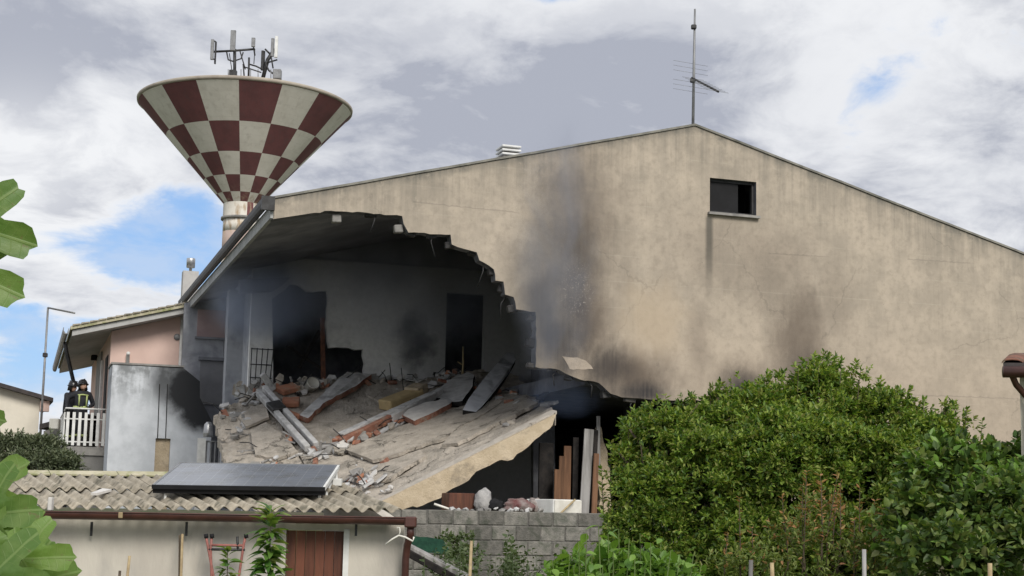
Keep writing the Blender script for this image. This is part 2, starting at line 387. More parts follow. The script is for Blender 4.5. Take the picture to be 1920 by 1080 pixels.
    br = soot_nodes(g, u, z, [(1110, 590, 60, 170, .75), (1180, 700, 130, 75, .85), (1500, 640, 80, 190, .72), (1440, 500, 150, 130, .35), (1330, 470, 150, 120, .25), (1310, 640, 34, 120, .35), (1085, 430, 120, 270, .6), (1400, 720, 90, 70, .6), (1560, 560, 60, 130, .25)], wob)
    col = g.mix(br, col, (.105, .082, .066))
    cu, cz = uz(1225, 600); a_ = g.m('DIVIDE', g.m('SUBTRACT', u, cu), 1.0); b_ = g.m('DIVIDE', g.m('SUBTRACT', z, cz), 1.1)
    dd = g.m('ADD', g.m('SQRT', g.m('ADD', g.m('MULTIPLY', a_, a_), g.m('MULTIPLY', b_, b_))), wob)
    col = g.mix(g.m('MULTIPLY', g.rng(dd, 1.0, .2), .6), col, (.43, .345, .25))
    s = soot_nodes(g, u, z, [(1085, 490, 50, 150, .58), (1052, 640, 95, 110, .8), (1140, 690, 70, 70, .7), (1205, 738, 85, 34, .9), (1068, 590, 60, 100, .62), (1387, 738, 58, 62, .97), (1505, 705, 50, 70, .45), (960, 480, 50, 70, .22), (1010, 560, 50, 60, .45)], wob)
    streak = g.rng(fs, .3, .7, .86, 1.06)
    col = g.mix(g.m('MULTIPLY', s, streak, clamp=True), col, (.034, .033, .036))
    # scorched but clean patch where the render has spalled
    sp = g.noise(oc, 26, 3, .7)
    cu, cz = uz(1075, 545); d = g.m('SQRT', g.m('ADD', g.m('POWER', g.m('DIVIDE', g.m('ABSOLUTE', g.m('SUBTRACT', u, cu)), .55), 2.), g.m('POWER', g.m('DIVIDE', g.m('ABSOLUTE', g.m('SUBTRACT', z, cz)), .75), 2.)))
    col = g.mix(g.m('MULTIPLY', g.rng(d, 1.1, .3), g.rng(sp, .57, .66)), col, (.46, .41, .36))
    g.put(g.b.inputs['Base Color'], col); g.b.inputs['Roughness'].default_value = .95; g.b.inputs['Specular IOR Level'].default_value = .2
    bump(g, g.m('ADD', g.m('MULTIPLY', g.noise(oc, 35, 6, .65), .5), g.m('ADD', g.m('MULTIPLY', n2, .5), g.m('MULTIPLY', st, .3))), .35, .02)
    return m
M['gable_render'] = gable_material()
def inside_material():
    """plaster inside the burnt rooms: pale low in the middle, soot above and to the right"""
    m, g = newmat('smoked_plaster')
    oc = g.n('ShaderNodeTexCoord').outputs['Object']; u, v, z = g.xyz(oc)
    n = g.noise(oc, 1.6, 6, .6); n2 = g.noise(oc, 9, 4, .6)
    col = g.mix(g.rng(n2, .35, .7), (.82, .815, .81), (.72, .715, .71))
    w = g.m('MULTIPLY', g.m('SUBTRACT', n, .5), 1.3)
    hi = g.rng(g.m('ADD', z, w), uz(700, 590, PV)[1], uz(700, 490, PV)[1])
    rt = g.rng(g.m('ADD', u, w), uz(720, 600, PV)[0], uz(830, 600, PV)[0])
    cu, cz = uz(785, 640, PV)
    d = g.m('SQRT', g.m('ADD', g.m('POWER', g.m('DIVIDE', g.m('ABSOLUTE', g.m('SUBTRACT', u, cu)), .7), 2.), g.m('POWER', g.m('DIVIDE', g.m('ABSOLUTE', g.m('SUBTRACT', z, cz)), 1.0), 2.)))
    sp = g.rng(g.m('ADD', d, w), 1.1, .2)
    s = g.m('MAXIMUM', g.m('MAXIMUM', g.m('MULTIPLY', hi, .58), g.m('MULTIPLY', rt, .5)), g.m('MULTIPLY', sp, .92))
    s = g.m('MAXIMUM', s, g.m('MULTIPLY', g.rng(n, .5, .75), .3))
    col = g.mix(s, col, (.07, .073, .083))
    g.put(g.b.inputs['Base Color'], col); g.b.inputs['Roughness'].default_value = .95; bump(g, g.noise(oc, 30, 5), .3, .01)
    return m
M['smoked_plaster'] = inside_material()
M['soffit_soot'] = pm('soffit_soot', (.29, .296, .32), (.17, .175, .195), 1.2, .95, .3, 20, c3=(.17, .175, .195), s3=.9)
M['veranda'] = pm('veranda', (.42, .43, .46), (.33, .34, .37), 2.2, .95, .3, 30, c3=(.22, .225, .25), s3=.8)

house = thing('damaged_house', 'large grey-beige gabled house with its left corner blown open and blackened by soot', 'house', HO, PSI)
TH = .28
hole = [(515, 411), (570, 402), (620, 395), (690, 399), (754, 405), (757, 420), (766, 436), (845, 440), (847, 458), (858, 463), (894, 473), (899, 488), (926, 505), (929, 526), (944, 528), (947, 552), (963, 557), (968, 580), (1004, 585), (1006, 640), (1004, 688), (1050, 694), (1086, 711), (1123, 718), (1145, 738), (1166, 745), (1210, 748), (1262, 751), (1340, 750), (1432, 748)]
hp = [uz(x, y) for x, y in hole]
hp = hp[:1]+rough_line(hp[1:], .10, .013, 3)
hp[0] = (0.0, hp[0][1])
uR = 2*UPK
outer = [(0, ZE), (UPK, ZP), (uR, ZE), (uR, YARD-.2), (hp[-1][0], YARD-.2)]+hp[::-1]
win = [uz(1331, 333), uz(1418, 339), uz(1418, 405), uz(1330, 399)]
win = [(win[0][0], win[0][1]), (win[1][0], win[0][1]), (win[1][0], win[2][1]-.0), (win[0][0], win[2][1])]
wb = MB(); wb.prism([(x, 0, y) for x, y in outer], (0, TH, 0), [[(x, 0, y) for x, y in win]], 0, 1)
wb.build('gable_wall', ['gable_render', 'soot_wall'], house)
# verge coping, thin and uneven
cb = MB()
for sgn, (a, b) in ((1, ((-.02, ZE), (UPK, ZP))), (-1, ((uR+.02, ZE), (UPK, ZP)))):
    n = 10; pr = []
    for i in range(n+1):
        k = i/n; x = a[0]+(b[0]-a[0])*k; zz = a[1]+(b[1]-a[1])*k+noise.noise((x*.9, 3, 1))*.012
        pr.append((x, zz))
    cb.prism([(x, -.03, zz+.002) for x, zz in pr]+[(x, -.03, zz+.045) for x, zz in pr[::-1]], (0, TH+.07, 0))
cb.build('verge_coping', pm('coping', (.25, .24, .21), (.16, .155, .14), 4, .95, .5, 40, c3=(.10, .10, .085)), house)
# window: frame, sill and a shutter box inside
wf = MB(); x0, x1, z1, z0 = win[0][0], win[1][0], win[0][1], win[2][1]
fm = MB(); t = .05
fm.span((x0, .10, z0), (x0+t, .17, z1)); fm.span((x1-t, .10, z0), (x1, .17, z1)); fm.span((x0+t, .10, z1-t), (x1-t, .17, z1)); fm.span((x0+t, .10, z0), (x1-t, .17, z0+t))
wfr = fm.build('window', 'dark_metal', house)
sb = MB(); sb.box(((x0+x1)/2, -.01, z0-.035), (x1-x0+.10, .16, .05)); sb.build('sill', 'concrete', wfr)
pb = MB(); pb.span((x0+t, .12, z0+t), (x0+.66*(x1-x0), .14, z1-t)); pb.build('shutter', 'black', wfr)
pb = MB(); pb.span((x0-.2, .9, z0-.2), (x1+.2, 1.0, z1+.2)); pb.build('window_dark_panel', 'black', house)  # black panel just behind the window, making the opening dark
# roof: two slabs
def roofslab(name, ua, ub, v0, v1, mat, th=.24, lift=-.02):
    za = ZP-abs(ua-UPK)*SLP+lift; zb = ZP-abs(ub-UPK)*SLP+lift
    m = MB(); m.hexa([(ua, v0, za-th), (ub, v0, zb-th), (ub, v1, zb-th), (ua, v1, za-th), (ua, v0, za), (ub, v0, zb), (ub, v1, zb), (ua, v1, za)])
    return m.build(name, mat, house)
LV = 15.2
roofslab('roof_slab', 0.03, UPK, TH+.004, LV, 'soffit_soot')
roofslab('roof_slab', UPK+.004, uR-.02, TH+.004, LV, 'soffit_soot')
# eave along the left side: pale fascia under a dark gutter
fb = MB(); fb.hexa([(-.05, .0, ZE-.36), (.02, .0, ZE-.36), (.02, LV, ZE-.36), (-.05, LV, ZE-.36), (-.05, 0, ZE-.13), (.02, 0, ZE-.13), (.02, LV, ZE-.13), (-.05, LV, ZE-.13)])
fb.build('fascia', pm('fascia', (.42, .43, .42), (.30, .31, .31), 2, .7, .2, 30), house)
gt = MB(); prof = [(-.06, -.11), (-.08, -.165), (-.13, -.18), (-.18, -.155), (-.20, -.09), (-.20, .0), (-.185, .0), (-.185, -.085), (-.13, -.155), (-.085, -.14), (-.07, -.02), (-.055, -.02)]
gt.prism([(x, -.02, ZE+.03+y) for x, y in prof], (0, LV+.02, 0)); gt.build('gutter', 'dark_metal', house)
ge = MB(); ge.box((-.11, -.06, ZE-.10), (.24, .08, .26)); ge.build('gutter_end', 'dark_metal', house)
# inner partition, seen through the hole
def rz(u): return ZP-abs(u-UPK)*SLP-.27
ul = uz(470, 600, PV)[0]; ur = 7.9
def hpx(x0, y0, x1, y1, v): a = uz(x0, y0, v); b = uz(x1, y1, v); return [(a[0], v, a[1]), (b[0], v, a[1]), (b[0], v, b[1]), (a[0], v, b[1])]
d1 = [(uz(*q, PV)) for q in rough_line([(510, 560), (545, 532), (560, 534), (575, 546), (613, 545), (613, 620), (617, 652), (681, 655), (683, 705), (682, 735), (513, 745)], 12, 2.2, 5)]
pw_ = MB(); pw_.prism([(ul, PV, YARD), (ur, PV, YARD), (ur, PV, rz(ur)), (ul, PV, rz(ul))], (0, .16, 0),
                      [[(x, PV, z) for x, z in d1], hpx(838, 548, 905, 742, PV)])
pw_.build('partition_wall', 'smoked_plaster', house)
bb = MB(); z0 = uz(700, 489, PV-.35)[1]
bb.hexa([(ul+1.0, PV-.35, z0), (ur, PV-.35, z0), (ur, PV-.003, z0), (ul+1.0, PV-.003, z0), (ul+1.0, PV-.35, rz(ul+1)), (ur, PV-.35, rz(ur)), (ur, PV-.003, rz(ur)), (ul+1., PV-.003, rz(ul+1))])
bb.build('ring_beam', 'soffit_soot', house)
m = MB(); c_ = [uz(450, 548, PV-.3), uz(511, 545, PV-.3), uz(530, 534, PV-.3), uz(545, 520, PV-.3), uz(450, 524, PV-.3)]
m.prism([(x, PV-.3, z) for x, z in c_], (0, .294, 0)); m.build('lintel', 'soffit_soot', house)
# return wall on the right of the room, rooms behind, shell
def slab(name, a, b, mat): m = MB(); m.span(a, b); return m.build(name, mat, house)
rw = MB(); ue = uz(1004, 640, .6)[0]+.55
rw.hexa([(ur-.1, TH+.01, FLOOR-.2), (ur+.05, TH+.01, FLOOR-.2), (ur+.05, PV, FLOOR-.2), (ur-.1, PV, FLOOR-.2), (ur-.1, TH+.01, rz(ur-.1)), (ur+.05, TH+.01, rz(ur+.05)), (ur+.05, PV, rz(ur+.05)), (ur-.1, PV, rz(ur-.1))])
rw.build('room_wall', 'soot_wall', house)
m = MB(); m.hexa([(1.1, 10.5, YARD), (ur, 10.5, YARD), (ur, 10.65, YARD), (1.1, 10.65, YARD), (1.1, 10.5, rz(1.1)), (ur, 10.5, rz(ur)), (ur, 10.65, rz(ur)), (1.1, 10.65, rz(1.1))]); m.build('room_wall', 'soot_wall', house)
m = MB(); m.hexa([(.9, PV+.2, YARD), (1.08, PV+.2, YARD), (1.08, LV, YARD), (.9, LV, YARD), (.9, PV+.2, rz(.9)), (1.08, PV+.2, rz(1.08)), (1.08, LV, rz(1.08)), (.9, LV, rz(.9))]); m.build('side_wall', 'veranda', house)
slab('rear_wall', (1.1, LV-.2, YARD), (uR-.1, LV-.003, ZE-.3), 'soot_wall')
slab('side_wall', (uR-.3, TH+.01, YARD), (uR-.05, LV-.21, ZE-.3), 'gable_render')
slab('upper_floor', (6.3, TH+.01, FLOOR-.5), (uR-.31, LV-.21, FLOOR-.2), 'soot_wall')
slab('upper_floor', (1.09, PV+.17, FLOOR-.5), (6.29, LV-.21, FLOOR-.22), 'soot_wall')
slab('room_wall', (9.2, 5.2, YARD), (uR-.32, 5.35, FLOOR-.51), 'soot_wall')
# far end of the veranda: wall with a rosy closed shutter, a ledge and a door
EV = 13.4
e0, e1 = uz(345, 600, EV)[0], .89
m = MB(); m.hexa([(e0, EV, YARD), (e1, EV, YARD), (e1, EV+.2, YARD), (e0, EV+.2, YARD), (e0, EV, ZE-.25), (e1, EV, rz(e1)+.02), (e1, EV+.2, rz(e1)+.02), (e0, EV+.2, ZE-.25)]); m.build('veranda_wall', 'veranda', house)
q = hpx(371, 580, 422, 634, EV); m = MB(); m.span((q[0][0], EV-.05, q[2][2]), (q[1][0], EV-.003, q[0][2])); ws = m.build('window_shutter', pm('rosy_shutter', (.40, .30, .29), (.34, .25, .25), 2, .8, .1), house)
m = MB(); m.span((q[0][0]-.05, EV-.12, q[2][2]-.06), (q[1][0]+.05, EV-.004, q[2][2]-.004)); m.build('sill', 'soffit_soot', ws)
q = hpx(376, 676, 424, 760, EV); m = MB(); m.span((q[0][0], EV-.06, q[2][2]), (q[1][0], EV-.004, q[0][2])); ds = m.build('door', pm('grey_door', (.27, .27, .28), (.21, .21, .22), 2, .8, .1), house)
m = MB(); m.span((q[0][0]-.06, EV-.16, q[0][2]+.004), (q[1][0]+.06, EV-.005, q[0][2]+.09)); m.build('lintel', 'soffit_soot', ds)
q = HL(447, 600, 10.0); m = MB(); m.span((q.x-.28, 9.8, YARD), (q.x+.16, 10.2, ZE-.32)); m.build('column', 'veranda', house)
# exposed block ends along the broken edge
for (x, y) in ((632, 411), (748, 430)):
    q = HL(x, y, .18); m = MB()
    m.cbox((q.x-.02, .17, q.z), (.17, .16, .15), .015, 0, Matrix.Rotation(random.uniform(-.15, .15), 3, 'Y')); m.build('brick', 'concrete', house)
m = MB(); q = HL(1080, 685, -.05); pts = [(1054, 668), (1082, 670), (1098, 676), (1112, 692), (1090, 693), (1068, 692)]
m.prism([(x, -.005, z) for x, z in [uz(*p) for p in rough_line(pts, 6, 1.2, 5, True)]], (0, .004, 0)); m.build('spalled_patch', pm('bare_render', (.44, .37, .30), (.33, .28, .23), 6, .95, .5, 40), house)
# torn block ends all along the broken edge
sootb = pm('sooty_block', (.075, .073, .072), (.04, .04, .042), 8, .95, .9, 30, c3=(.13, .12, .11), s3=3, vary=.4)
rq = random.Random(21)
for i in range(2, len(hp)-4, 4):
    x, z_ = hp[i]
    if x < 1.2 or rq.random() < .22: continue
    m = MB(); m.cbox((x-rq.uniform(-.02, .05), rq.uniform(.15, .2), z_-rq.uniform(-.05, .03)), (rq.uniform(.12, .24), rq.uniform(.12, .2), rq.uniform(.09, .17)), .012, 0, Matrix.Rotation(rq.uniform(-.25, .25), 3, 'Y') @ Matrix.Rotation(rq.uniform(-.2, .2), 3, 'Z')); m.build('brick', sootb, house)
# chimney cowl on the ridge side and chimney with a steel cap
q = HL(953, 292, 3.0); zt = HL(953, 277, 3.0).z; m = MB()
m.box((q.x, 3, zt-.45), (.34, .4, .6)); ch = m.build('chimney', 'concrete', house)
for k in range(3): m = MB(); m.cbox((q.x, 3, zt-.02-k*.085), (.43, .5, .045), .01); m.build('cowl_slat', 'white_metal', ch)
q0 = HL(357, 560, 14.4); q1 = HL(357, 510, 14.4); w = (HL(372, 520, 14.4).x-HL(343, 520, 14.4).x)
m = MB(); m.span((q1.x-w/2, 14.2, ZE-.6), (q1.x+w/2, 14.6, q1.z)); ch2 = m.build('chimney', pm('chimney_render', (.46, .45, .43), (.38, .37, .36), 3, .9, .3, 30), house)
m = MB(); zc = q1.z; m.lathe([(.04, 0), (.04, .12), (.115, .121), (.12, .36), (.11, .38), (.0, .40)], (q1.x, 14.4, zc), 16); m.build('chimney_cap', 'steel', ch2)

# ---- ground floor: remains of the inner wall at the right of the opening
GV = 1.6
m = MB(); pts = [uz(*p, GV) for p in rough_line([(1127, 800), (1136, 838), (1146, 900), (1148, 985), (1128, 985), (1122, 900), (1120, 840)], 9, 2.0, 9, True)]
m.prism([(x, GV, z) for x, z in pts], (0, .3, 0)); m.build('wall_remnant', 'cream_render', house)
q = HL(1010, 880, 3.0)
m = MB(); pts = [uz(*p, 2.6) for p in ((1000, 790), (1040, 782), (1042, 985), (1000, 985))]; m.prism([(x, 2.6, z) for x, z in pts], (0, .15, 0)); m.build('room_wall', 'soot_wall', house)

# ------------------------------------------------------------------ fallen floor slab (warped: hinged along the partition, dropped at the front left)
FA, FB_ = Vector((1042, 773)), Vector((700, 948)); BA, BB = Vector((470, 736)), Vector((960, 692))
def sv_(px, py):
    p = Vector((px, py)); n1 = Vector(((FA-FB_).y, -(FA-FB_).x)).normalized()
    d1 = (p-FA).dot(n1); d1 = abs(d1) if (p-FA).dot(n1)*((BA-FA).dot(n1)) > 0 else 0.
    t = (BB-BA).normalized(); n2 = Vector((-t.y, t.x)); d2 = max(0., (p-BA).dot(n2))
    return .12+(PV-.35)*d1/(d1+d2+1e-6)
def SPL(px, py, lift=0.):
    q = HL(px, py, sv_(px, py)); return q+Vector((0, 0, 1))*lift
def SPW(px, py, lift=0.): return HW(SPL(px, py, lift))
def snorm(px, py):
    a, b, c = SPW(px, py), SPW(px+6, py), SPW(px, py-6); n = (b-a).cross(c-a).normalized()
    return n if n.z > 0 else -n
def poly_at(pts, t):
    L = [0.]
    for i in range(1, len(pts)): L.append(L[-1]+(Vector(pts[i])-Vector(pts[i-1])).length)
    s = t*L[-1]
    for i in range(1, len(pts)):
        if s <= L[i]+1e-9: return Vector(pts[i-1]).lerp(Vector(pts[i]), (s-L[i-1])/(L[i]-L[i-1]))
    return Vector(pts[-1])
def warped(name, front, back, n, k, th, mat, label, cat, rough=.03, tilt=0., parent=None, fine=.012):
    top = []
    for j in range(k+1):
        for i in range(n+1):
            p = poly_at(front, i/n).lerp(poly_at(back, i/n), j/k)
            e = (i in (0, n)) or (j in (0, k))
            if e: p += Vector((random.uniform(-2.5, 2.5), random.uniform(-2., 2.)))
            w = SPW(p.x, p.y); w.z += noise.fractal((w.x*1.6, w.y*1.6, 1.), .9, 2., 4)*rough + noise.fractal((w.x*7, w.y*7, 3.), .7, 2., 3)*fine + tilt*(i/n)
            top.append(w)
    N = len(top); fs = []
    W_ = n+1
    for j in range(k):
        for i in range(n): a = j*W_+i; fs.append((a, a+1, a+W_+1, a+W_)); fs.append((N+a, N+a+W_, N+a+W_+1, N+a+1))
    ring = [i for i in range(W_)]+[j*W_+n for j in range(1, k+1)]+[k*W_+i for i in range(n-1, -1, -1)]+[j*W_ for j in range(k-1, 0, -1)]
    m = MB(); off = Vector((0, 0, -th))
    m.add(top+[w+off+Vector((0, 0, random.uniform(-.03, .03))) for w in top], fs)
    R = len(ring)
    for i in range(R): a, b = ring[i], ring[(i+1) % R]; m.f.append((a, a+N, b+N, b)); m.mi.append(0); m.sm.append(False)
    return tag(m.build(name, mat), label, cat)
s1 = warped('fallen_floor_slab', [(606, 935), (650, 950), (700, 948), (780, 906), (870, 860), (960, 815), (1042, 773)], [(498, 730), (560, 716), (620, 713), (690, 713), (760, 710), (830, 706), (905, 694), (962, 700)], 90, 44, .24, 'screed',
            'big dusty grey-beige floor slab sloping down out of the broken house', 'slab', .05)
s2 = warped('fallen_floor_slab', [(440, 935), (500, 935), (560, 940), (600, 932)], [(402, 785), (425, 765), (470, 742), (494, 731)], 40, 44, .2, 'screed',
            'smaller lumpy grey-beige slab piece left of the pale twin joists', 'slab', .10)
# the strip of outer wall still hanging on the slab's front edge
ed = [(1043, 776), (1036, 797), (1012, 818), (990, 838), (962, 861), (940, 862), (918, 873), (893, 884), (872, 905), (850, 915), (826, 934), (792, 948), (740, 958), (700, 962), (640, 968), (640, 958), (700, 948)]
ee = [uz(*p, -.02) for p in ed]; low = rough_line(ee[:14], .10, .03, 11)+ee[14:]
m = MB(); m.prism([(HW((x, -.02, z))) for x, z in low], V3*.12+Vector((0, 0, 0)))
tag(m.build('hanging_wall_strip', 'cream_render'), 'ragged cream rendered wall strip along the slab front edge', 'wall fragment')
# pale bed of the strip between render and screed
bd = [(1040, 770), (700, 944), (690, 948), (704, 953), (1043, 777)]

n_ = snorm(870, 860); A_ = SPW(1040, 772)+n_*.03; B_ = SPW(704, 946)+n_*.03; t_ = (B_-A_).normalized(); s_ = t_.cross(n_).normalized()
m = MB(); k_ = 24
for i in range(k_):
    p_, q_ = A_.lerp(B_, i/k_), A_.lerp(B_, (i+1)/k_); w0, w1 = .10+.05*noise.noise((i*.7, 0, 0)), .10+.05*noise.noise((i*.7+.7, 0, 0)); h0 = Vector((0, 0, -.06))
    m.hexa([p_-s_*w0+h0, q_-s_*w1+h0, q_+s_*w1+h0, p_+s_*w0+h0, p_-s_*w0, q_-s_*w1, q_+s_*w1, p_+s_*w0])
tag(m.build('mortar_strip', pm('pale_bed', (.46, .42, .37), (.36, .33, .29), 6, .95, .6, 30)), 'pale mortar strip along the front edge of the fallen slab', 'mortar')
def plate(name, pts, lift, th, mat, label, cat, group=None, mat2=None, ragged=1.2, tilt=None, seed=1):
    """a broken plate lying on the slab: outline by bearing, set on the slab's surface, lifted and given thickness"""
    pts2 = rough_line(pts, 9, ragged, seed, True) if ragged else pts
    cx = sum(p[0] for p in pts)/len(pts); cy = sum(p[1] for p in pts)/len(pts); n = snorm(cx, cy)
    top = []
    for i, p in enumerate(pts2):
        w = SPW(*p)+n*(lift+th)
        if tilt: w += n*(tilt[0]*(p[0]-cx)+tilt[1]*(p[1]-cy))
        top.append(w)
    m = MB(); N = len(top); bot = [w-n*th for w in top]
    m.add(top, [tuple(range(N))], 0); m.add(bot, [tuple(range(N))[::-1]], 1 if mat2 else 0)
    m.add(top+bot, [(i, i+N, (i+1) % N+N, (i+1) % N) for i in range(N)], 1 if mat2 else 0)
    return tag(m.build(name, [mat, mat2] if mat2 else mat), label, cat, group)
def bar(name, a, b, la, lb, w, h, mat, label, cat, group=None, mats=None):
    A = SPW(*a); B = SPW(*b); n = snorm((a[0]+b[0])/2, (a[1]+b[1])/2); A += n*(la+h/2); B += n*(lb+h/2)
    t = (B-A).normalized(); s = t.cross(n).normalized(); n2 = s.cross(t); L = (B-A).length
    mt = Matrix((t, s, n2)).transposed(); m = MB(); m.cbox((A+B)/2, (L, w, h), min(w, h)*.12, 0, mt)
    return tag(m.build(name, mat), label, cat, group)
# screed plates broken away on the slab
plate('screed_plate', [(650, 850), (700, 828), (770, 800), (850, 772), (905, 762), (950, 752), (930, 770), (880, 800), (830, 830), (800, 838), (740, 860), (700, 870)], .02, .07, 'screed', 'large thin screed sheet in the middle of the fallen slab', 'screed plate', 'screed plates on the slab')
plate('screed_plate', [(905, 770), (960, 745), (985, 752), (1010, 762), (960, 788), (905, 815), (860, 838), (830, 842), (850, 820)], .02, .07, 'screed', 'thin screed sheet near the slab tip beside the cream strip', 'screed plate', 'screed plates on the slab', seed=4)
plate('screed_plate', [(690, 885), (745, 868), (790, 850), (800, 862), (760, 885), (735, 905), (705, 912)], .02, .07, 'screed', 'thin screed sheet low on the slab above the white rubble', 'screed plate', 'screed plates on the slab', seed=6)
plate('screed_plate', [(690, 745), (740, 725), (800, 716), (825, 722), (790, 738), (720, 760)], .0, .04, 'screed', 'thin screed sheet high on the slab behind the foam block', 'screed plate', 'screed plates on the slab', seed=8)
plate('screed_plate', [(447, 790), (470, 772), (498, 765), (505, 790), (482, 800), (462, 808)], .05, .06, 'screed', 'lumpy screed lump at the upper left of the small slab', 'screed plate', 'screed plates on the slab', seed=9)
plate('screed_plate', [(470, 815), (500, 800), (540, 830), (560, 855), (520, 868), (480, 862)], .04, .07, 'screed', 'lumpy screed lump low on the small left slab', 'screed plate', 'screed plates on the slab', seed=12)
# plates of tiled floor and hollow brick
plate('floor_piece', [(562, 790), (585, 768), (600, 755), (628, 728), (652, 708), (697, 713), (668, 735), (640, 750), (606, 768), (578, 796)], .03, .12, 'pale_cement', 'long grey floor piece with a red brick edge behind the bucket', 'floor piece', None, 'red_brick')
plate('floor_piece', [(758, 795), (768, 784), (800, 770), (838, 765), (847, 773), (815, 790), (780, 806)], .08, .12, 'white_tile', 'small white topped floor piece with red brick underside', 'floor piece', None, 'red_brick', .6)
plate('floor_piece', [(806, 752), (835, 735), (858, 722), (880, 718), (892, 724), (888, 742), (868, 765), (845, 765)], .10, .10, 'pale_cement', 'cracked grey floor piece lying against the upright slab', 'floor piece', None, 'char', 1.2, (.001, -.002))
tp_ = [(868, 768, 3.4), (878, 748, 3.9), (905, 714, 4.9), (935, 678, 6.0), (950, 661, 6.5), (963, 664, 6.5), (967, 674, 6.2), (955, 698, 5.6), (935, 726, 4.7), (905, 760, 3.6), (892, 772, 3.3)]
top = [HW(HL(x+random.uniform(-1, 1), y+random.uniform(-1, 1), v)) for x, y, v in tp_]; N = len(top); n = (top[4]-top[0]).cross(top[9]-top[1]).normalized(); n = n if n.z > 0 else -n
m = MB(); m.add(top, [tuple(range(N))], 0); m.add(top+[w-n*.12+Vector((random.uniform(-.02, .02), 0, random.uniform(-.02, .02))) for w in top], [(i, i+N, (i+1) % N+N, (i+1) % N) for i in range(N)]+[tuple(range(2*N-1, N-1, -1))], 1)
tag(m.build('floor_piece', ['pale_blue_floor', 'char']), 'long pale blue-grey floor slab tipped up beside the dark doorway', 'floor piece')
plate('floor_piece', [(806, 770), (838, 756), (850, 763), (845, 772), (812, 778)], .05, .1, 'pale_cement', 'short broken grey end piece between joist and white tile', 'floor piece', None, 'red_brick', .8)
bar('foam_block', (722, 772), (785, 748), .02, .02, .42, .24, 'foam', 'yellow foam insulation block on the slab', 'foam block')
bar('foam_block', (772, 752), (792, 742), .05, .05, .40, .26, 'cream_render', 'pale end of foam leaning against the yellow block', 'foam block')
bar('brick_joist', (640, 840), (735, 795), .04, .06, .16, .17, 'red_brick', 'red hollow brick joist lying across the slab, lower end', 'joist')
bar('brick_joist', (642, 834), (815, 757), .22, .24, .2, .04, 'pale_cement', 'long pale cement strip on top of the red brick joist', 'joist')
bar('brick_joist', (733, 797), (830, 748), .06, .10, .16, .17, 'pale_cement', 'grey joist continuing the red brick joist uphill', 'joist')
bar('timber_batten', (655, 820), (770, 772), .03, .03, .06, .05, 'grey_wood', 'thin weathered batten parallel to the brick joist', 'batten')
bar('timber_batten', (575, 852), (640, 838), .05, .08, .1, .05, 'grey_wood', 'short grey board at the foot of the twin joists', 'batten')
# twin joists
J = 'pale concrete joist'
bar('concrete_joist', (486, 750), (578, 852), .10, .06, .13, .15, 'pale_cement', 'left long pale concrete joist of the twin pair', 'joist', 'twin joists')
bar('concrete_joist', (497, 741), (594, 846), .10, .06, .12, .15, 'pale_cement', 'right long pale concrete joist of the twin pair', 'joist', 'twin joists')
bar('concrete_joist', (472, 712), (492, 735), .30, .25, .13, .16, 'pale_cement', 'short pale joist end, left one above the twin joists', 'joist', 'joist ends')
bar('concrete_joist', (486, 704), (508, 733), .36, .26, .14, .16, 'pale_cement', 'short pale joist end, right one above the twin joists', 'joist', 'joist ends')
bar('joist_clamp', (513, 776), (527, 790), .20, .20, .32, .12, 'dark_metal', 'dark metal clamp across the twin joists', 'clamp')
# hollow tiles
for i, (a, b, w, h, lb) in enumerate((((524, 742), (556, 733), .34, .12, 'upper orange hollow tile beside the white bucket'), ((530, 763), (562, 762), .36, .12, 'middle orange hollow tile beside the twin joists'),
                                      ((534, 779), (562, 790), .12, .1, 'narrow pinkish hollow tile against the twin joists'), ((514, 735), (535, 727), .12, .12, 'small pale orange tile stub beside the joist ends'),
                                      ((632, 838), (652, 824), .22, .12, 'orange brick lump at the foot of the red joist'))):
    bar('hollow_tile', a, b, .05, .05, w, h, 'terracotta', lb, 'tile', 'hollow tiles on the slab')
# bucket on its side
c = SPW(583, 736, .16); n = Vector((.45, -.75, .48)).normalized(); ax = n.to_track_quat('Z', 'Y').to_matrix()
bk = thing('bucket', 'white plastic bucket tipped over on the rubble', 'bucket', c)
m = MB(); m.lathe([(.115, -.16), (.15, .12), (.155, .12), (.155, .135), (.138, .135), (.105, -.13), (0, -.13)], (0, 0, 0), 24, 0, True, ax); m.build('shell', 'plastic_white', bk)
m = MB(); m.tube([ax @ Vector((.155*math.cos(t), .155*math.sin(t)*.9, .12+.05*math.sin(t))) for t in np.linspace(0, math.pi, 12)], .006, 6); m.build('handle', 'steel', bk)
plate('paper_scrap', [(563, 737), (570, 728), (577, 735), (576, 742), (568, 744)], .04, .03, 'white_tile', 'crumpled white scrap beside the bucket', 'scrap')
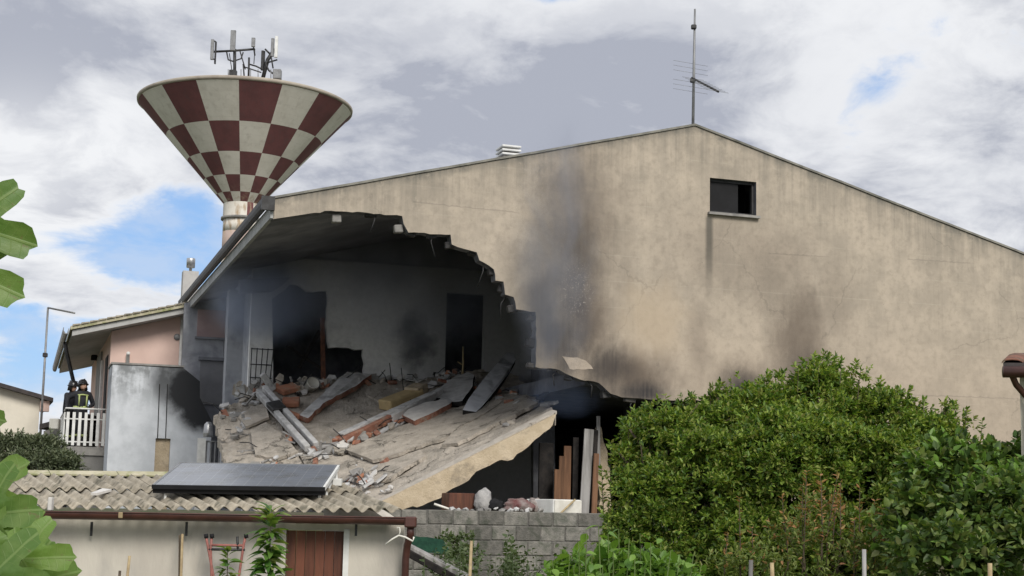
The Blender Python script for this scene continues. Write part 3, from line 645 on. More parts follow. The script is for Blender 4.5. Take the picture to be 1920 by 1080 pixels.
# loose lumps
def stone(name, c, r, mat, label, cat, group, seed):
    bm = bmesh.new(); bmesh.ops.create_icosphere(bm, subdivisions=1, radius=1); rr = random.Random(seed)
    s = Vector((rr.uniform(.8, 1.3), rr.uniform(.7, 1.1), rr.uniform(.45, .8)))
    for v in bm.verts: v.co = Vector((v.co.x*s.x, v.co.y*s.y, v.co.z*s.z))*r*rr.uniform(.7, 1.2)
    R = Matrix.Rotation(rr.uniform(0, 6), 3, 'Z') @ Matrix.Rotation(rr.uniform(-.4, .4), 3, 'X')
    m = MB(); m.add([R @ v.co+Vector(c) for v in bm.verts], [[v.index for v in f.verts] for f in bm.faces]); bm.free()
    return tag(m.build(name, mat), label, cat, group)
rr = random.Random(4)
for (cx, cy, sx, sy, n, mats, lb, gp) in (
        (850, 708, 34, 10, 12, ('pale_cement', 'char', 'white_tile'), 'small rubble lump heaped before the dark doorway', 'rubble before the doorway'),
        (710, 912, 26, 14, 12, ('white_tile', 'pale_cement', 'red_brick'), 'small rubble lump low on the slab by the shed roof', 'rubble low on the slab'),
        (620, 848, 34, 8, 8, ('red_brick', 'screed', 'char'), 'small rubble lump at the joist foot', 'rubble at the joist foot'),
        (470, 755, 34, 14, 9, ('char', 'screed', 'pale_cement'), 'small dark rubble lump at the small slab upper edge', 'rubble at the upper slab edge'),
        (1000, 760, 22, 6, 5, ('pale_cement', 'char'), 'small rubble chip at the slab tip', 'rubble at the slab tip'),
        (760, 830, 120, 40, 46, ('screed', 'pale_cement', 'screed', 'red_brick'), 'tiny dusty crumb scattered over the slab', 'crumbs on the slab'),
        (500, 810, 60, 40, 26, ('screed', 'screed', 'pale_cement'), 'tiny dusty crumb on the small left slab', 'crumbs on the small slab'),
        (905, 785, 60, 16, 7, ('screed', 'pale_cement'), 'small screed crumb on the slab right half', 'screed crumbs'),
        (560, 730, 40, 12, 8, ('char', 'red_brick', 'pale_cement'), 'small rubble lump beside the orange tiles', 'rubble by the tiles')):
    for i in range(n):
        x = cx+rr.uniform(-sx, sx); y = cy+rr.uniform(-sy, sy)-(x-cx)*.42*(n > 40); r = rr.uniform(.04, .10) if n < 20 else rr.uniform(.018, .05)
        stone('rubble', SPW(x, y)+Vector((0, 0, r*.3)), r, rr.choice(mats), lb, 'rubble', gp, rr.randint(0, 9999))
def shard(name, c, n, r, th, mat, label, cat, group, seed):
    q = random.Random(seed); t = Vector(n).orthogonal().normalized(); b = Vector(n).cross(t); k = q.randint(5, 7); ph = q.uniform(0, 6); e = q.uniform(.5, 1.)
    top = [Vector(c)+(t*math.cos(ph+i*2*math.pi/k)+b*math.sin(ph+i*2*math.pi/k)*e)*r*q.uniform(.6, 1.15) for i in range(k)]
    m = MB(); m.add(top+[p-Vector(n)*th for p in top], [tuple(range(k)), tuple(range(2*k-1, k-1, -1))]+[(i, i+k, (i+1) % k+k, (i+1) % k) for i in range(k)]); return tag(m.build(name, mat), label, cat, group)
heaps = ((475, 738, 34, 24, 26, 'heap at the upper left slab corner'), (560, 722, 50, 12, 18, 'heap beside the orange tiles'), (700, 812, 70, 12, 30, 'heap along the brick joist'), (845, 716, 46, 14, 26, 'heap before the dark doorway'), (690, 905, 40, 22, 26, 'heap low on the slab above the shed'), (615, 850, 40, 12, 18, 'heap at the joist foot'), (930, 752, 40, 12, 16, 'heap right of the tipped slab'), (440, 800, 26, 30, 14, 'heap on the slab left edge'), (780, 745, 40, 14, 14, 'heap behind the foam block'), (640, 718, 40, 8, 16, 'heap along the slab upper edge'), (740, 716, 50, 6, 14, 'dusty heap under the back wall'), (520, 850, 60, 22, 18, 'heap low on the small slab'))
for (cx, cy, sx, sy, n, lb) in heaps:
    for i in range(int(n*1.45)):
        x = cx+rr.uniform(-sx, sx); y = cy+rr.uniform(-sy, sy)-(x-cx)*(.46 if 'joist' in lb or 'low' in lb else 0.); up_ = (snorm(x, y)+Vector((rr.uniform(-.5, .5), rr.uniform(-.6, .3), rr.uniform(-.1, .3)))).normalized(); k = rr.random(); h = rr.uniform(.02, .16)
        if k < .5: shard('plaster_shard', SPW(x, y)+up_*h, up_, rr.uniform(.07, .2), rr.uniform(.02, .05), rr.choice(('screed', 'pale_cement', 'pale_cement', 'white_tile', 'concrete')), 'small broken plaster shard in the '+lb, 'rubble', 'plaster shards, '+lb, rr.randint(0, 99999))
        elif k < .8:
            m = MB(); m.cbox(SPW(x, y)+up_*h*.6, (rr.uniform(.1, .24), rr.uniform(.08, .13), rr.uniform(.06, .1)), .008, 0, up_.to_track_quat('Z', 'Y').to_matrix() @ Matrix.Rotation(rr.uniform(0, 3), 3, 'Z')); tag(m.build('brick_piece', rr.choice(('red_brick', 'terracotta', 'pale_cement', 'concrete'))), 'small broken brick piece in the '+lb, 'brick', 'brick pieces, '+lb)
        elif k < .92:
            p = SPW(x, y)+up_*h; d = Vector((rr.uniform(-1, 1), rr.uniform(-.5, .5), rr.uniform(-.1, .6))).normalized()*rr.uniform(.25, .6); m = MB(); m.tube([p, p+d*.5+Vector((0, 0, rr.uniform(-.05, .08))), p+d], .011, 5); tag(m.build('bent_bar', 'dark_metal'), 'thin bent steel bar sticking out of the '+lb, 'steel bar', 'bent bars, '+lb)
        else:
            p = SPW(x, y)+up_*h; d = Vector((rr.uniform(-1, 1), rr.uniform(-.5, .5), rr.uniform(-.1, .4))).normalized(); s_ = d.cross(Vector((0, 0, 1))).normalized(); m = MB(); m.cbox(p, (rr.uniform(.3, .6), .05, .03), .004, 0, Matrix((d, s_, s_.cross(d))).transposed()); tag(m.build('splinter', 'grey_wood'), 'short grey wood splinter in the '+lb, 'splinter', 'splinters, '+lb)
# cables and bars hanging from the broken edge
for i, (x, y, dx_, dy_) in enumerate(((700, 402, -6, 34), (812, 441, 4, 40), (905, 492, -10, 46), (952, 556, -14, 40), (1004, 610, -16, 30), (1045, 697, -6, 26), (1100, 716, 8, 30), (1190, 748, -6, 36))):
    a_, b_ = HW(HL(x, y-3, .15)), HW(HL(x+dx_, y+dy_, .1)); m = MB(); m.tube([a_, a_.lerp(b_, .5)+Vector((.06*(-1)**i, -.05, .05)), b_], .010, 5)
    tag(m.build('hanging_bar', 'dark_metal'), 'thin bent bar hanging from the broken wall edge', 'steel bar', 'bars hanging from the broken edge')
bar('roof_tile_scrap', (1012, 757), (1030, 750), .08, .14, .25, .05, 'dark_metal', 'dark tile scrap on the slab tip', 'tile scrap')
bar('roof_tile_scrap', (1020, 766), (1046, 762), .06, .05, .12, .06, 'grey_wood', 'grey splinter on the slab tip', 'splinter')
# charred room contents seen through the partition
cz = HL(868, 720, 7.4)
m = MB(); p0 = HW(HL(866, 712, 7.3)); p1 = HW(HL(868, 650, 7.3)); m.tube([p0-Vector((0, 0, .15)), p0.lerp(p1, .5)+Vector((.02, 0, 0)), p1], [.03, .025, .018], 7)
p2 = HW(HL(858, 678, 7.3)); m.tube([p0.lerp(p1, .45), p2], .014, 6)
tag(m.build('burnt_stick', 'cane'), 'thin yellowish forked stick upright in the dark doorway', 'stick')
fr = thing('iron_guard', 'black wrought iron window guard bent below the pale pilaster', 'guard', HW(HL(490, 705, 7.85)), PSI)
a = HL(472, 652, 7.85); b = HL(508, 652, 7.85); z0 = HL(490, 715, 7.85).z-HL(490, 705, 7.85).z; o = HL(490, 705, 7.85)
for i in range(5):
    x = a.x+(b.x-a.x)*i/4-o.x; m = MB(); m.tube([(x, 0, z0-.1), (x+.015*i, -.02, a.z-o.z)], .012, 6); m.build('bar', 'dark_metal', fr)
for k in (.1, .5, .97): m = MB(); zz = z0+(a.z-o.z-z0)*k; m.tube([(a.x-o.x-.02, -.02, zz), (b.x-o.x+.04, -.03, zz)], .013, 6); m.build('rail', 'dark_metal', fr)
for (p, q, w, lb) in (((538, 648), (600, 690), .07, 'charred plank leaning across the blown doorway'), ((560, 690), (600, 620), .10, 'burnt board standing askew in the blown doorway')):
    A = HW(HL(*p, 8.6)); B = HW(HL(*q, 8.6)); t = (B-A).normalized(); s = t.cross(Vector((0, 1, 0))).normalized(); n2 = s.cross(t)
    m = MB(); m.cbox((A+B)/2, ((B-A).length, w, .04), .006, 0, Matrix((t, s, n2)).transposed()); tag(m.build('charred_board', 'char'), lb, 'board')
m = MB(); A = HW(HL(607, 725, 7.9)); B = HW(HL(604, 596, 7.9)); m.hexa([A+U3*-.05, A+U3*.05, A+U3*.05+V3*.08, A+U3*-.05+V3*.08, B+U3*-.04, B+U3*.06, B+U3*.06+V3*.08, B+U3*-.04+V3*.08])
tag(m.build('door_jamb', pm('rust', (.16, .07, .045), (.08, .04, .03), 8, .9, .5, 30)), 'rusty brown door jamb hanging in the blown doorway', 'door jamb')

# ------------------------------------------------------------------ ground floor clutter under the slab, behind the block wall
def hbox(name, x0, y0, x1, y1, v, dep, mat, label, cat, group=None, ch=.01, rot=0., roty=0.):
    a = HL(x0, y0, v); b = HL(x1, y1, v); c = Vector(((a.x+b.x)/2, v+dep/2, (a.z+b.z)/2))
    m = MB(); R = Matrix.Rotation(PSI+rot, 3, 'Z') @ Matrix.Rotation(roty, 3, 'Y'); m.cbox(HW(c), (abs(b.x-a.x), dep, abs(a.z-b.z)), ch, 0, R)
    return tag(m.build(name, mat), label, cat, group)
BV = -1.2
for i, (x0, x1, y0, y1, mt, lb, ry, v) in enumerate(((1040, 1050, 880, 990, 'orange_wood', 'leftmost narrow brown board standing under the slab', 0, .9), (1049, 1057, 855, 990, 'orange_wood', 'second brown board from the left under the slab', .0, .95),
        (1058, 1069, 836, 990, 'orange_wood', 'tallest orange-brown board standing under the slab', .0, 1.0), (1092, 1107, 804, 992, 'grey_wood', 'pale grey weathered board standing under the house', .05, .8),
        (1108, 1117, 806, 992, 'char', 'charred upright board right of the pale grey board', .03, .9), (1112, 1120, 850, 992, 'orange_wood', 'dark red-brown stick upright beside the wall remnant', .03, .7),
        (1120, 1125, 780, 890, 'grey_wood', 'thin grey batten upright above the wall remnant', -.02, 1.0), (1075, 1083, 820, 992, 'char', 'charred upright board left of the pale grey board', .0, 1.1),
        (1012, 1036, 830, 992, 'char', 'wide charred panel standing at the left under the slab', 0, 1.3))):
    hbox('standing_board', x0, y0, x1, y1, v, .04 if i != 8 else .06, mt, lb, 'board', 'boards standing under the house', .004, .0, ry)
# white lying fridge with a stick on it
frg = thing('white_cabinet', 'white metal cabinet lying behind the block wall', 'cabinet', HW(HL(1037, 975, -1.6)), rad(42))
a = HL(985, 939, -1.6); b = HL(1090, 972, -1.6); w = abs(b.x-a.x)
m = MB(); m.cbox((.35, .36, .12), (.70, .72, .5), .012); m.build('body', 'white_metal', frg)
m = MB(); m.cbox((.36, -.013, .12), (.68, .02, .48), .008); m.build('door', 'plastic_white', frg)
m = MB(); A = HW(HL(1045, 968, -1.85)); B = HW(HL(1078, 937, -1.5)); m.tube([A, B], .02, 6); tag(m.build('stick', 'cane'), 'brown stick leaning on the white cabinet', 'stick')
hbox('brown_cabinet', 842, 924, 889, 975, -.9, .5, 'door_wood', 'small red-brown cabinet under the slab beside a white sack', 'cabinet')
def lump(name, px, py, v, r, sc, mat, label, cat, seed, sub=3, amp=.25):
    c = HW(HL(px, py, v)); bm = bmesh.new(); bmesh.ops.create_icosphere(bm, subdivisions=sub, radius=1)
    m = MB(); vs = []
    for q in bm.verts:
        d = q.co.normalized(); k = 1+amp*noise.fractal(d*1.7+Vector((seed, 0, 0)), 1., 2., 3)
        vs.append(c+Vector((d.x*sc[0], d.y*sc[1], d.z*sc[2]))*r*k)
    m.add(vs, [[q.index for q in f.verts] for f in bm.faces], 0, True); bm.free()
    return tag(m.build(name, mat), label, cat)
lump('white_sack', 905, 940, -1.0, .24, (.72, .6, .95), pm('sack_cloth', (.40, .39, .38), (.27, .265, .26), 5, .9, .8, 9, bdist=.04), 'bulging off-white sack beside the red-brown cabinet', 'sack', 3)
lump('cloth_heap', 972, 950, -1.2, .26, (1.1, .7, .55), pm('red_cloth', (.13, .05, .048), (.24, .20, .19), 4, .9, .8, 9, bdist=.04), 'crumpled dark red and grey cloth heap behind the block wall', 'cloth', 8, 4, .28)
lump('cloth_heap', 1003, 950, -1.1, .2, (.7, .6, .8), pm('grey_cloth', (.33, .29, .27), (.2, .17, .16), 4, .9, .5, 12), 'crumpled grey cloth beside the white cabinet', 'cloth', 5, 4, .3)
lump('black_bag', 928, 948, -1.1, .14, (1, .7, .8), 'black', 'black plastic bag between sack and cloth', 'bag', 4, 3, .4)
m = MB(); m.tube([HW(HL(814, 945, -1.3)), HW(HL(852, 958, -1.3))], .022, 6); tag(m.build('white_pipe', 'plastic_white'), 'thin white pipe lying behind the block wall', 'pipe')
for i in range(16):
    x = 845+i*11+rr.uniform(-5, 5); stone('rubble', HW(HL(x, 955+rr.uniform(-2, 3), -1.9+rr.uniform(-.2, .2))), rr.uniform(.05, .09), rr.choice(('concrete', 'pale_cement')), 'small pale plaster lump along the block wall top', 'rubble', 'plaster lumps behind the block wall', i)
# earth bank that carries them
m = MB(); m.hexa([HW((-8, -3.52, YARD-.1)), HW((9.5, -3.52, YARD-.1)), HW((9.5, -.1, YARD-.1)), HW((-8, -.1, YARD-.1)), HW((-8, -3.5, 1.95)), HW((9.5, -3.5, 1.95)), HW((9.5, -.2, 2.12)), HW((-8, -.2, 2.12))])
kind(m.build('earth_bank', 'soil'), 'structure')

# ------------------------------------------------------------------ block wall in front of the house: every block its own piece
BWV = -3.75; BL, BH, BD = .425, .238, .2
bw = thing('block_wall', 'grey concrete block wall in front of the wrecked house', 'wall', HO, PSI)
ztop = HL(900, 957, BWV-BD/2).z; uA = HL(700, 980, BWV).x; uB = HL(1500, 980, BWV).x
m = MB(); m.span((uA-.2, BWV-BD/2+.014, 0), (uB, BWV+BD/2-.01, ztop-.012)); m.build('mortar_bed', 'mortar', bw)
proto = []
for k in range(4):
    m = MB(); m.cbox((0, 0, 0), (BL-.014-.004*k, BD, BH-.014), .009+.003*(k % 2)); o = m.build('block', 'block', bw); proto.append(o)
first = [True]*4; rr = random.Random(2)
for row in range(9):
    zc = ztop-BH/2-row*BH
    if zc < 0: break
    u = uA+(BL*.52 if row % 2 else .0)
    while u < uB:
        k = rr.randrange(4); loc = Vector((u+BL/2+rr.uniform(-.006, .006), BWV+rr.uniform(-.006, .006), zc+rr.uniform(-.004, .004)))
        if first[k]: proto[k].location = loc; first[k] = False
        else: linkcopy(proto[k], bw, loc)
        u += BL

# ------------------------------------------------------------------ shed with corrugated roof
R0 = at(747, 957, 18.2); RL = at(-260, 945, 18.45); RB = at(602, 899, 20.5)
ea = (RL-R0); la = ea.length; ea = ea/la; gb = RB-R0; lb_ = gb.length; gdir = gb/lb_
nrm = gdir.cross(ea).normalized(); nrm = nrm if nrm.z > 0 else -nrm
shed = thing('garden_shed', 'low pale shed with corrugated roof and brown wooden door', 'shed', (R0.x-2.2, R0.y+.3, 0))
SO = shed.location
PITCHW, AMP = .177, .031
def sheet(a0, a1, b0, b1, lift, name='roof_sheet', mat='fibre_cement'):
    na = max(4, int((a1-a0)/PITCHW*8)); nb = 4; top = []; bot = []
    sag = random.uniform(-.006, .006)
    for j in range(nb+1):
        for i in range(na+1):
            a = a0+(a1-a0)*i/na; b = b0+(b1-b0)*j/nb
            h = AMP*math.cos(2*math.pi*a/PITCHW)+lift+sag+.004*math.sin(a*5+b*7)
            p = R0+ea*a+gdir*b+nrm*h-SO; top.append(p); bot.append(p-nrm*.009)
    N = len(top); W_ = na+1; fs = []
    for j in range(nb):
        for i in range(na): q = j*W_+i; fs.append((q, q+1, q+W_+1, q+W_)); fs.append((N+q, N+q+W_, N+q+W_+1, N+q+1))
    m = MB(); m.add(top+bot, fs, 0, True)
    for i in range(na): m.f += [(i, i+N, i+1+N, i+1), (nb*W_+i, nb*W_+i+1, nb*W_+i+1+N, nb*W_+i+N)]; m.mi += [0, 0]; m.sm += [False, False]
    for j in range(nb): m.f += [(j*W_, (j+1)*W_, (j+1)*W_+N, j*W_+N), (j*W_+na, j*W_+na+N, (j+1)*W_+na+N, (j+1)*W_+na)]; m.mi += [0, 0]; m.sm += [False, False]
    return m.build(name, mat, shed, fixn=False)
sw = PITCHW*5
k = 0; a = 0.
while a < la:
    sheet(a-.04, min(a+sw, la), -.02, lb_*.52, .0 if k % 2 else .008); sheet(a-.04, min(a+sw, la), lb_*.47, lb_, .022 if k % 2 else .030); a += sw; k += 1
m = MB()
for i in range(7):
    a0, a1 = la*i/7, la*(i+1)/7-.01
    p = [R0+ea*q+gdir*(lb_+w)+nrm*h-SO for q in (a0, a1) for w, h in ((-.16, .055), (.0, .085), (.14, .05))]
    m = MB(); m.add(p+[q-nrm*.02 for q in p], [(0, 1, 4, 3), (1, 2, 5, 4), (6, 9, 10, 7), (7, 10, 11, 8), (0, 3, 9, 6), (2, 8, 11, 5), (0, 6, 7, 1), (1, 7, 8, 2), (3, 4, 10, 9), (4, 5, 11, 10)])
    m.build('ridge_tile', 'moss_cement', shed)
FD = 18.5
def sp(px, py, D=FD): return at(px, py, D)-SO
# walls
m = MB(); p0 = sp(757, 1000); p1 = sp(60, 1000); p0.z = p1.z = 0
zt0 = sp(757, 982).z; zt1 = sp(60, 970).z; back = Vector((-1.1, 2.0, 0))
dl = sp(537, 993); dr = sp(645, 993)
def wq(x): t = (x-p1.x)/(p0.x-p1.x); return p1.lerp(p0, t)
th = Vector((0, .16, 0))
def wpoly(xs0, xs1, z0, z1): a, b = wq(xs0), wq(xs1); return [Vector((a.x, a.y, z0)), Vector((b.x, b.y, z0)), Vector((b.x, b.y, z1)), Vector((a.x, a.y, z1))]
pl = sp(-320, 1000).x
zd = dl.z
for (x0, x1, z0, z1) in ((pl, dl.x, 0, zt1), (dr.x, p0.x, 0, zt0), (dl.x, dr.x, zd, zt0)):
    m.prism(wpoly(x0, x1, z0, z1), th)
m.build('wall', 'shed_wall', shed)
m = MB(); a = wq(p0.x); m.prism([Vector((a.x-.003, a.y+.161, 0)), Vector((a.x-.003, a.y+.161, 0))+back, Vector((a.x-.003, a.y+.161, 0))+back+Vector((0, 0, 2.6)), Vector((a.x-.003, a.y+.161, zt0))], Vector((-.15, 0, 0))); m.build('wall', 'shed_wall', shed)
# door of two leaves with boards, white jamb
for i, (xa, xb) in enumerate(((dl.x, (dl.x+dr.x)/2), ((dl.x+dr.x)/2, dr.x))):
    nb = 3; dw = (xb-xa)/nb
    for j in range(nb):
        a, b = wq(xa+dw*j+.004), wq(xa+dw*(j+1)-.004)
        m = MB(); m.hexa([Vector((a.x, a.y+.05, 0.02)), Vector((b.x, b.y+.05, .02)), Vector((b.x, b.y+.09, .02)), Vector((a.x, a.y+.09, .02)), Vector((a.x, a.y+.05, zd-.01)), Vector((b.x, b.y+.05, zd-.01)), Vector((b.x, b.y+.09, zd-.01)), Vector((a.x, a.y+.09, zd-.01))])
        m.build('door_board', 'door_wood', shed)
a, b = wq(dr.x+.002), wq(dr.x+.07); m = MB(); m.hexa([Vector((q.x, q.y+dy_, 0)) for q, dy_ in ((a, -.015), (b, -.015), (b, .1), (a, .1))]+[Vector((q.x, q.y+dy_, zd+.02)) for q, dy_ in ((a, -.015), (b, -.015), (b, .1), (a, .1))]); m.build('door_jamb', 'white_metal', shed)
# fascia board, gutter, brackets, gutter end and downpipe
def gut(dx_, dz_): return [(sp(x, y, 18.15)+Vector((0, dx_, dz_))) for x, y in ((-250, 951), (300, 959), (775, 968))]
m = MB(); A = gut(.14, .0); 
for i in range(2):
    a, b = A[i], A[i+1]; m.hexa([a+Vector((0, 0, -.05)), b+Vector((0, 0, -.05)), b+Vector((0, .03, -.05)), a+Vector((0, .03, -.05)), a+Vector((0, 0, -.02)), b+Vector((0, 0, -.02)), b+Vector((0, .03, -.02)), a+Vector((0, .03, -.02))])
m.build('fascia', 'grey_wood', shed)
m = MB(); A = gut(.02, -.02); n = 10; vs = []; fs = []
for a in A:
    for k in range(n+1): t = math.pi*k/n; vs.append(a+Vector((0, -.075*math.cos(t)*1., -.09*math.sin(t))))
    for k in range(n, -1, -1): t = math.pi*k/n; vs.append(a+Vector((0, -.068*math.cos(t), -.083*math.sin(t)+.001)))
W_ = 2*(n+1)
for i in range(2):
    for k in range(W_): k2 = (k+1) % W_; fs.append((i*W_+k, (i+1)*W_+k, (i+1)*W_+k2, i*W_+k2))
m.add(vs, fs, 0, True); m.tube([a+Vector((0, -.078, 0)) for a in A], .009, 6); gtr = m.build('gutter', 'brown_gutter', shed)
for x in (172, 350, 668):
    q = sp(x, 984, 18.4); m = MB(); m.box(q+Vector((0, 0, -.05)), (.03, .012, .17)); m.build('strap', 'dark_metal', shed)
q = sp(226, 966, 18.05); m = MB(); m.cbox(q, (.05, .03, .07), .006); m.build('clip', 'cane', shed)
e = A[-1]; m = MB(); m.cbox(e+Vector((-.03, .0, -.05)), (.14, .19, .13), .015); m.tube([e+Vector((-.03, 0, -.11)), e+Vector((-.03, .02, -.2)), e+Vector((-.07, .12, -.32)), e+Vector((-.09, .16, -.5)), e+Vector((-.09, .16, -2.1))], .045, 10); m.build('downpipe', 'brown_gutter', shed)
# patch of cement and pieces on the roof
m = MB(); pts = [R0+ea*q+gdir*w+nrm*.05-SO for q, w in ((3.28, .95), (3.55, .6), (3.62, .62), (3.38, 1.02))]; m.prism(pts, nrm*.03); m.build('mortar_patch', 'white_tile', shed)
q = sp(95, 945, 18.2); m = MB(); m.cbox(q, (.05, .1, .16), .01); m.build('clip', 'white_tile', shed)

# solar panel on the roof
PF = [at(276, 908, 18.75), at(600, 915, 18.72), at(646, 870, 20.25), at(345, 868, 20.25)]
pc = (PF[0]+PF[1]+PF[2]+PF[3])/4
PX = ((PF[1]-PF[0])+(PF[2]-PF[3])).normalized(); PY = ((PF[3]-PF[0])+(PF[2]-PF[1])); PN = PX.cross(PY).normalized(); PY = PN.cross(PX)
pw2, pd2 = ((PF[1]-PF[0]).length+(PF[2]-PF[3]).length)/4, abs(((PF[3]+PF[2]-PF[0]-PF[1])/2).dot(PY))/2
sh_ = (PF[3]+PF[2]-PF[0]-PF[1]).dot(PX)/2
pan = thing('solar_panel', 'dark blue-grey solar panel raised on the shed roof', 'solar panel', pc)
def pp(x, y, h): return PX*x+PY*y+PN*h
def pbox(x0, x1, y0, y1, h0, h1): 
    m = MB(); m.hexa([pp(x0, y0, h0), pp(x1, y0, h0), pp(x1, y1, h0), pp(x0, y1, h0), pp(x0, y0, h1), pp(x1, y0, h1), pp(x1, y1, h1), pp(x0, y1, h1)]); return m
def panel_mat():
    m, g = newmat('panel_glass'); oc = g.n('ShaderNodeTexCoord').outputs['Object']
    u = g.m('ADD', g.vm('DOT_PRODUCT', oc, tuple(PX)), 5.); v = g.m('ADD', g.vm('DOT_PRODUCT', oc, tuple(PY)), 5.)
    f = lambda q, s: g.rng(g.m('ABSOLUTE', g.m('SUBTRACT', g.m('FRACT', g.m('DIVIDE', q, s)), .5)), .475, .495)
    ln = g.m('MAXIMUM', f(u, .163), f(v, .163))
    col = g.mix(g.m('MULTIPLY', ln, .6), (.17, .185, .215), (.36, .38, .40)); col = g.mix(g.m('MULTIPLY', g.rng(g.noise(oc, 3, 5), .4, .7), .5), col, (.12, .12, .115))
    g.put(g.b.inputs['Base Color'], col); g.b.inputs['Roughness'].default_value = .22; g.b.inputs['Specular IOR Level'].default_value = .9
    return m
pbox(-pw2+.03, pw2-.03, -pd2+.03, pd2-.03, -.03, -.004).build('glass', panel_mat(), pan)
for (x0, x1, y0, y1) in ((-pw2, pw2, -pd2, -pd2+.03), (-pw2, pw2, pd2-.03, pd2), (-pw2, -pw2+.03, -pd2+.032, pd2-.032), (pw2-.03, pw2, -pd2+.032, pd2-.032)):
    pbox(x0, x1, y0, y1, -.05, .0).build('frame_rail', 'white_metal' if x0 > 0 else ('black' if y0 < -pd2+.01 else 'grey_metal'), pan)
pbox(-pw2+.005, pw2-.005, -pd2+.04, -pd2+.09, -.11, -.052).build('front_gap_shade', 'black', pan)  # black strip for the panel's depth and the shade in the gap below
pbox(-pw2+.04, pw2-.04, -pd2+.1, pd2-.1, -.09, -.055).build('backing', 'black', pan)
for x in (-pw2+.15, pw2-.08):
    for y, L in ((-pd2+.12, .24), (pd2-.12, .34)):
        b = pp(x, y, -.05); m = MB(); m.tube([b, b+Vector((0, 0, -L))], .02, 6); m.build('leg', 'white_metal', pan)
m = MB(); m.tube([pp(pw2-.05, -pd2+.1, -.26), pp(pw2-.05, pd2-.1, -.07)], .02, 6); m.build('strut', 'white_metal', pan)
m = MB(); m.tube([pp(pw2-.05, pd2-.1, -.07), pp(pw2-.02, pd2-.15, -.36)], .025, 6); m.build('strut', 'white_metal', pan)
m = MB(); m.cbox(pp(pw2+.03, .25, -.14), (.12, .16, .1), .01); m.build('bracket', 'white_metal', pan)
m = MB(); m.cbox(pp(pw2-.10, -pd2+.02, -.24), (.10, .08, .09), .01); m.build('bracket', 'white_metal', pan)
# coat hanger on the downpipe
hg = at(748, 1003, 17.95); s = 1/FPX*17.95
def hp_(x, y): return Vector(((x-748)*s, 0, -(y-1003)*s))
m = MB(); m.tube([hp_(724, 1021), hp_(736, 1011), hp_(748, 1004), hp_(760, 1007), hp_(774, 1014), hp_(776, 1006)], .012, 6); m.tube([hp_(748, 1004), hp_(750, 997), hp_(749, 990), hp_(745, 989), hp_(744, 994)], .008, 6)
m.v = [v+hg for v in m.v]; tag(m.build('coat_hanger', 'plastic_white'), 'white plastic coat hanger hooked at the gutter end', 'hanger')

# red steel frame against the shed wall
fr = thing('red_frame', 'rusty red tubular steel frame leaning against the shed wall', 'steel frame', at(424, 1150, 18.1)*1.0)
fo = fr.location.copy(); fo.z = 0; fr.location = fo
def fp(x, y, D=18.15): return at(x, y, D)-fo
for pts in ([(386, 1004), (388, 1015), (402, 1090), (405, 1150)], [(397, 1004), (395, 1030), (397, 1095), (398, 1150)], [(461, 1004), (457, 1020), (448, 1080), (446, 1150)]):
    m = MB(); m.tube([fp(*q) for q in pts], .016, 8); m.build('upright', 'red_paint', fr)
for (x0, x1, y) in ((391, 459, 1030), (393, 456, 1022)): m = MB(); m.tube([fp(x0, y), fp(x1, y+1)], .016, 8); m.build('crossbar', 'red_paint' if y < 1025 else 'dark_metal', fr)
m = MB(); m.tube([fp(445, 1006), fp(446, 1032)], .016, 8); m.build('upright', 'dark_metal', fr)
for x in (386, 397, 461): m = MB(); m.tube([fp(x, 1001), fp(x+1, 1009)], .026, 8); m.build('end_cap', 'black', fr)
# canes
for i, (x, y, D, mt, lb) in enumerate(((342, 1001, 18.2, 'cane', 'tall pale cane upright against the shed wall'), (337, 1003, 18.25, 'bark', 'dark thin stick beside the tall cane at the shed wall'), (243, 1042, 17.5, 'cane', 'short pale cane before the shed wall'), (225, 1070, 17.4, 'bark', 'short dark stake before the shed wall'),
        (884, 1014, 16, 'cane', 'pale cane stake before the block wall'), (1408, 1050, 11.5, 'grey_wood', 'left pale stake in front of the reddish bush'), (1447, 1055, 11.5, 'cane', 'thin stake right of the left pale stake'), (1620, 1030, 11.5, 'grey_wood', 'tallest grey stake in front of the reddish bush'), (1856, 1056, 10.5, 'cane', 'pale stake at the lower right before dark leaves'))):
    a = at(x, y, D); b = Vector((a.x+random.uniform(-.06, .06), a.y, 0)); m = MB(); m.tube([b, b.lerp(a, .5)+Vector((random.uniform(-.02, .02), 0, 0)), a], [.021, .019, .016] if i != 1 else .012, 7)
    tag(m.build('stake', mt), lb, 'stake', 'garden stakes')
# collapsed lean-to edge between shed and block wall
def pol(name, pts, D, dep, mat, label, cat, seed=0, rg=2.):
    q = [at(*p, D) for p in (rough_line(pts, 12, rg, seed, True) if rg else pts)]; m = MB(); m.prism(q, Vector((0, dep, 0))); return tag(m.build(name, mat), label, cat)
def beam(name, a, b, Da, Db, w, h, mat, label, cat, group=None):
    A, B = at(*a, Da), at(*b, Db); t = (B-A).normalized(); s = t.cross(Vector((0, 0, 1))).normalized(); n2 = s.cross(t)
    m = MB(); m.cbox((A+B)/2, ((B-A).length, w, h), min(w, h)*.1, 0, Matrix((t, s, n2)).transposed()); return tag(m.build(name, mat), label, cat, group)
beam('mossy_plank', (758, 1021), (890, 1090), 20.6, 20.4, .25, .07, 'grey_wood', 'sloping mossy plank between shed and block wall', 'plank')
beam('rotten_beam', (757, 1031), (870, 1094), 20.5, 20.3, .12, .10, 'char', 'rotten dark beam under the sloping mossy plank', 'beam')
pol('green_net', [(772, 1004), (830, 1012), (846, 1040), (800, 1036), (770, 1022)], 22.5, .05, 'net', 'dark green shade net hung behind the sloping plank', 'net')

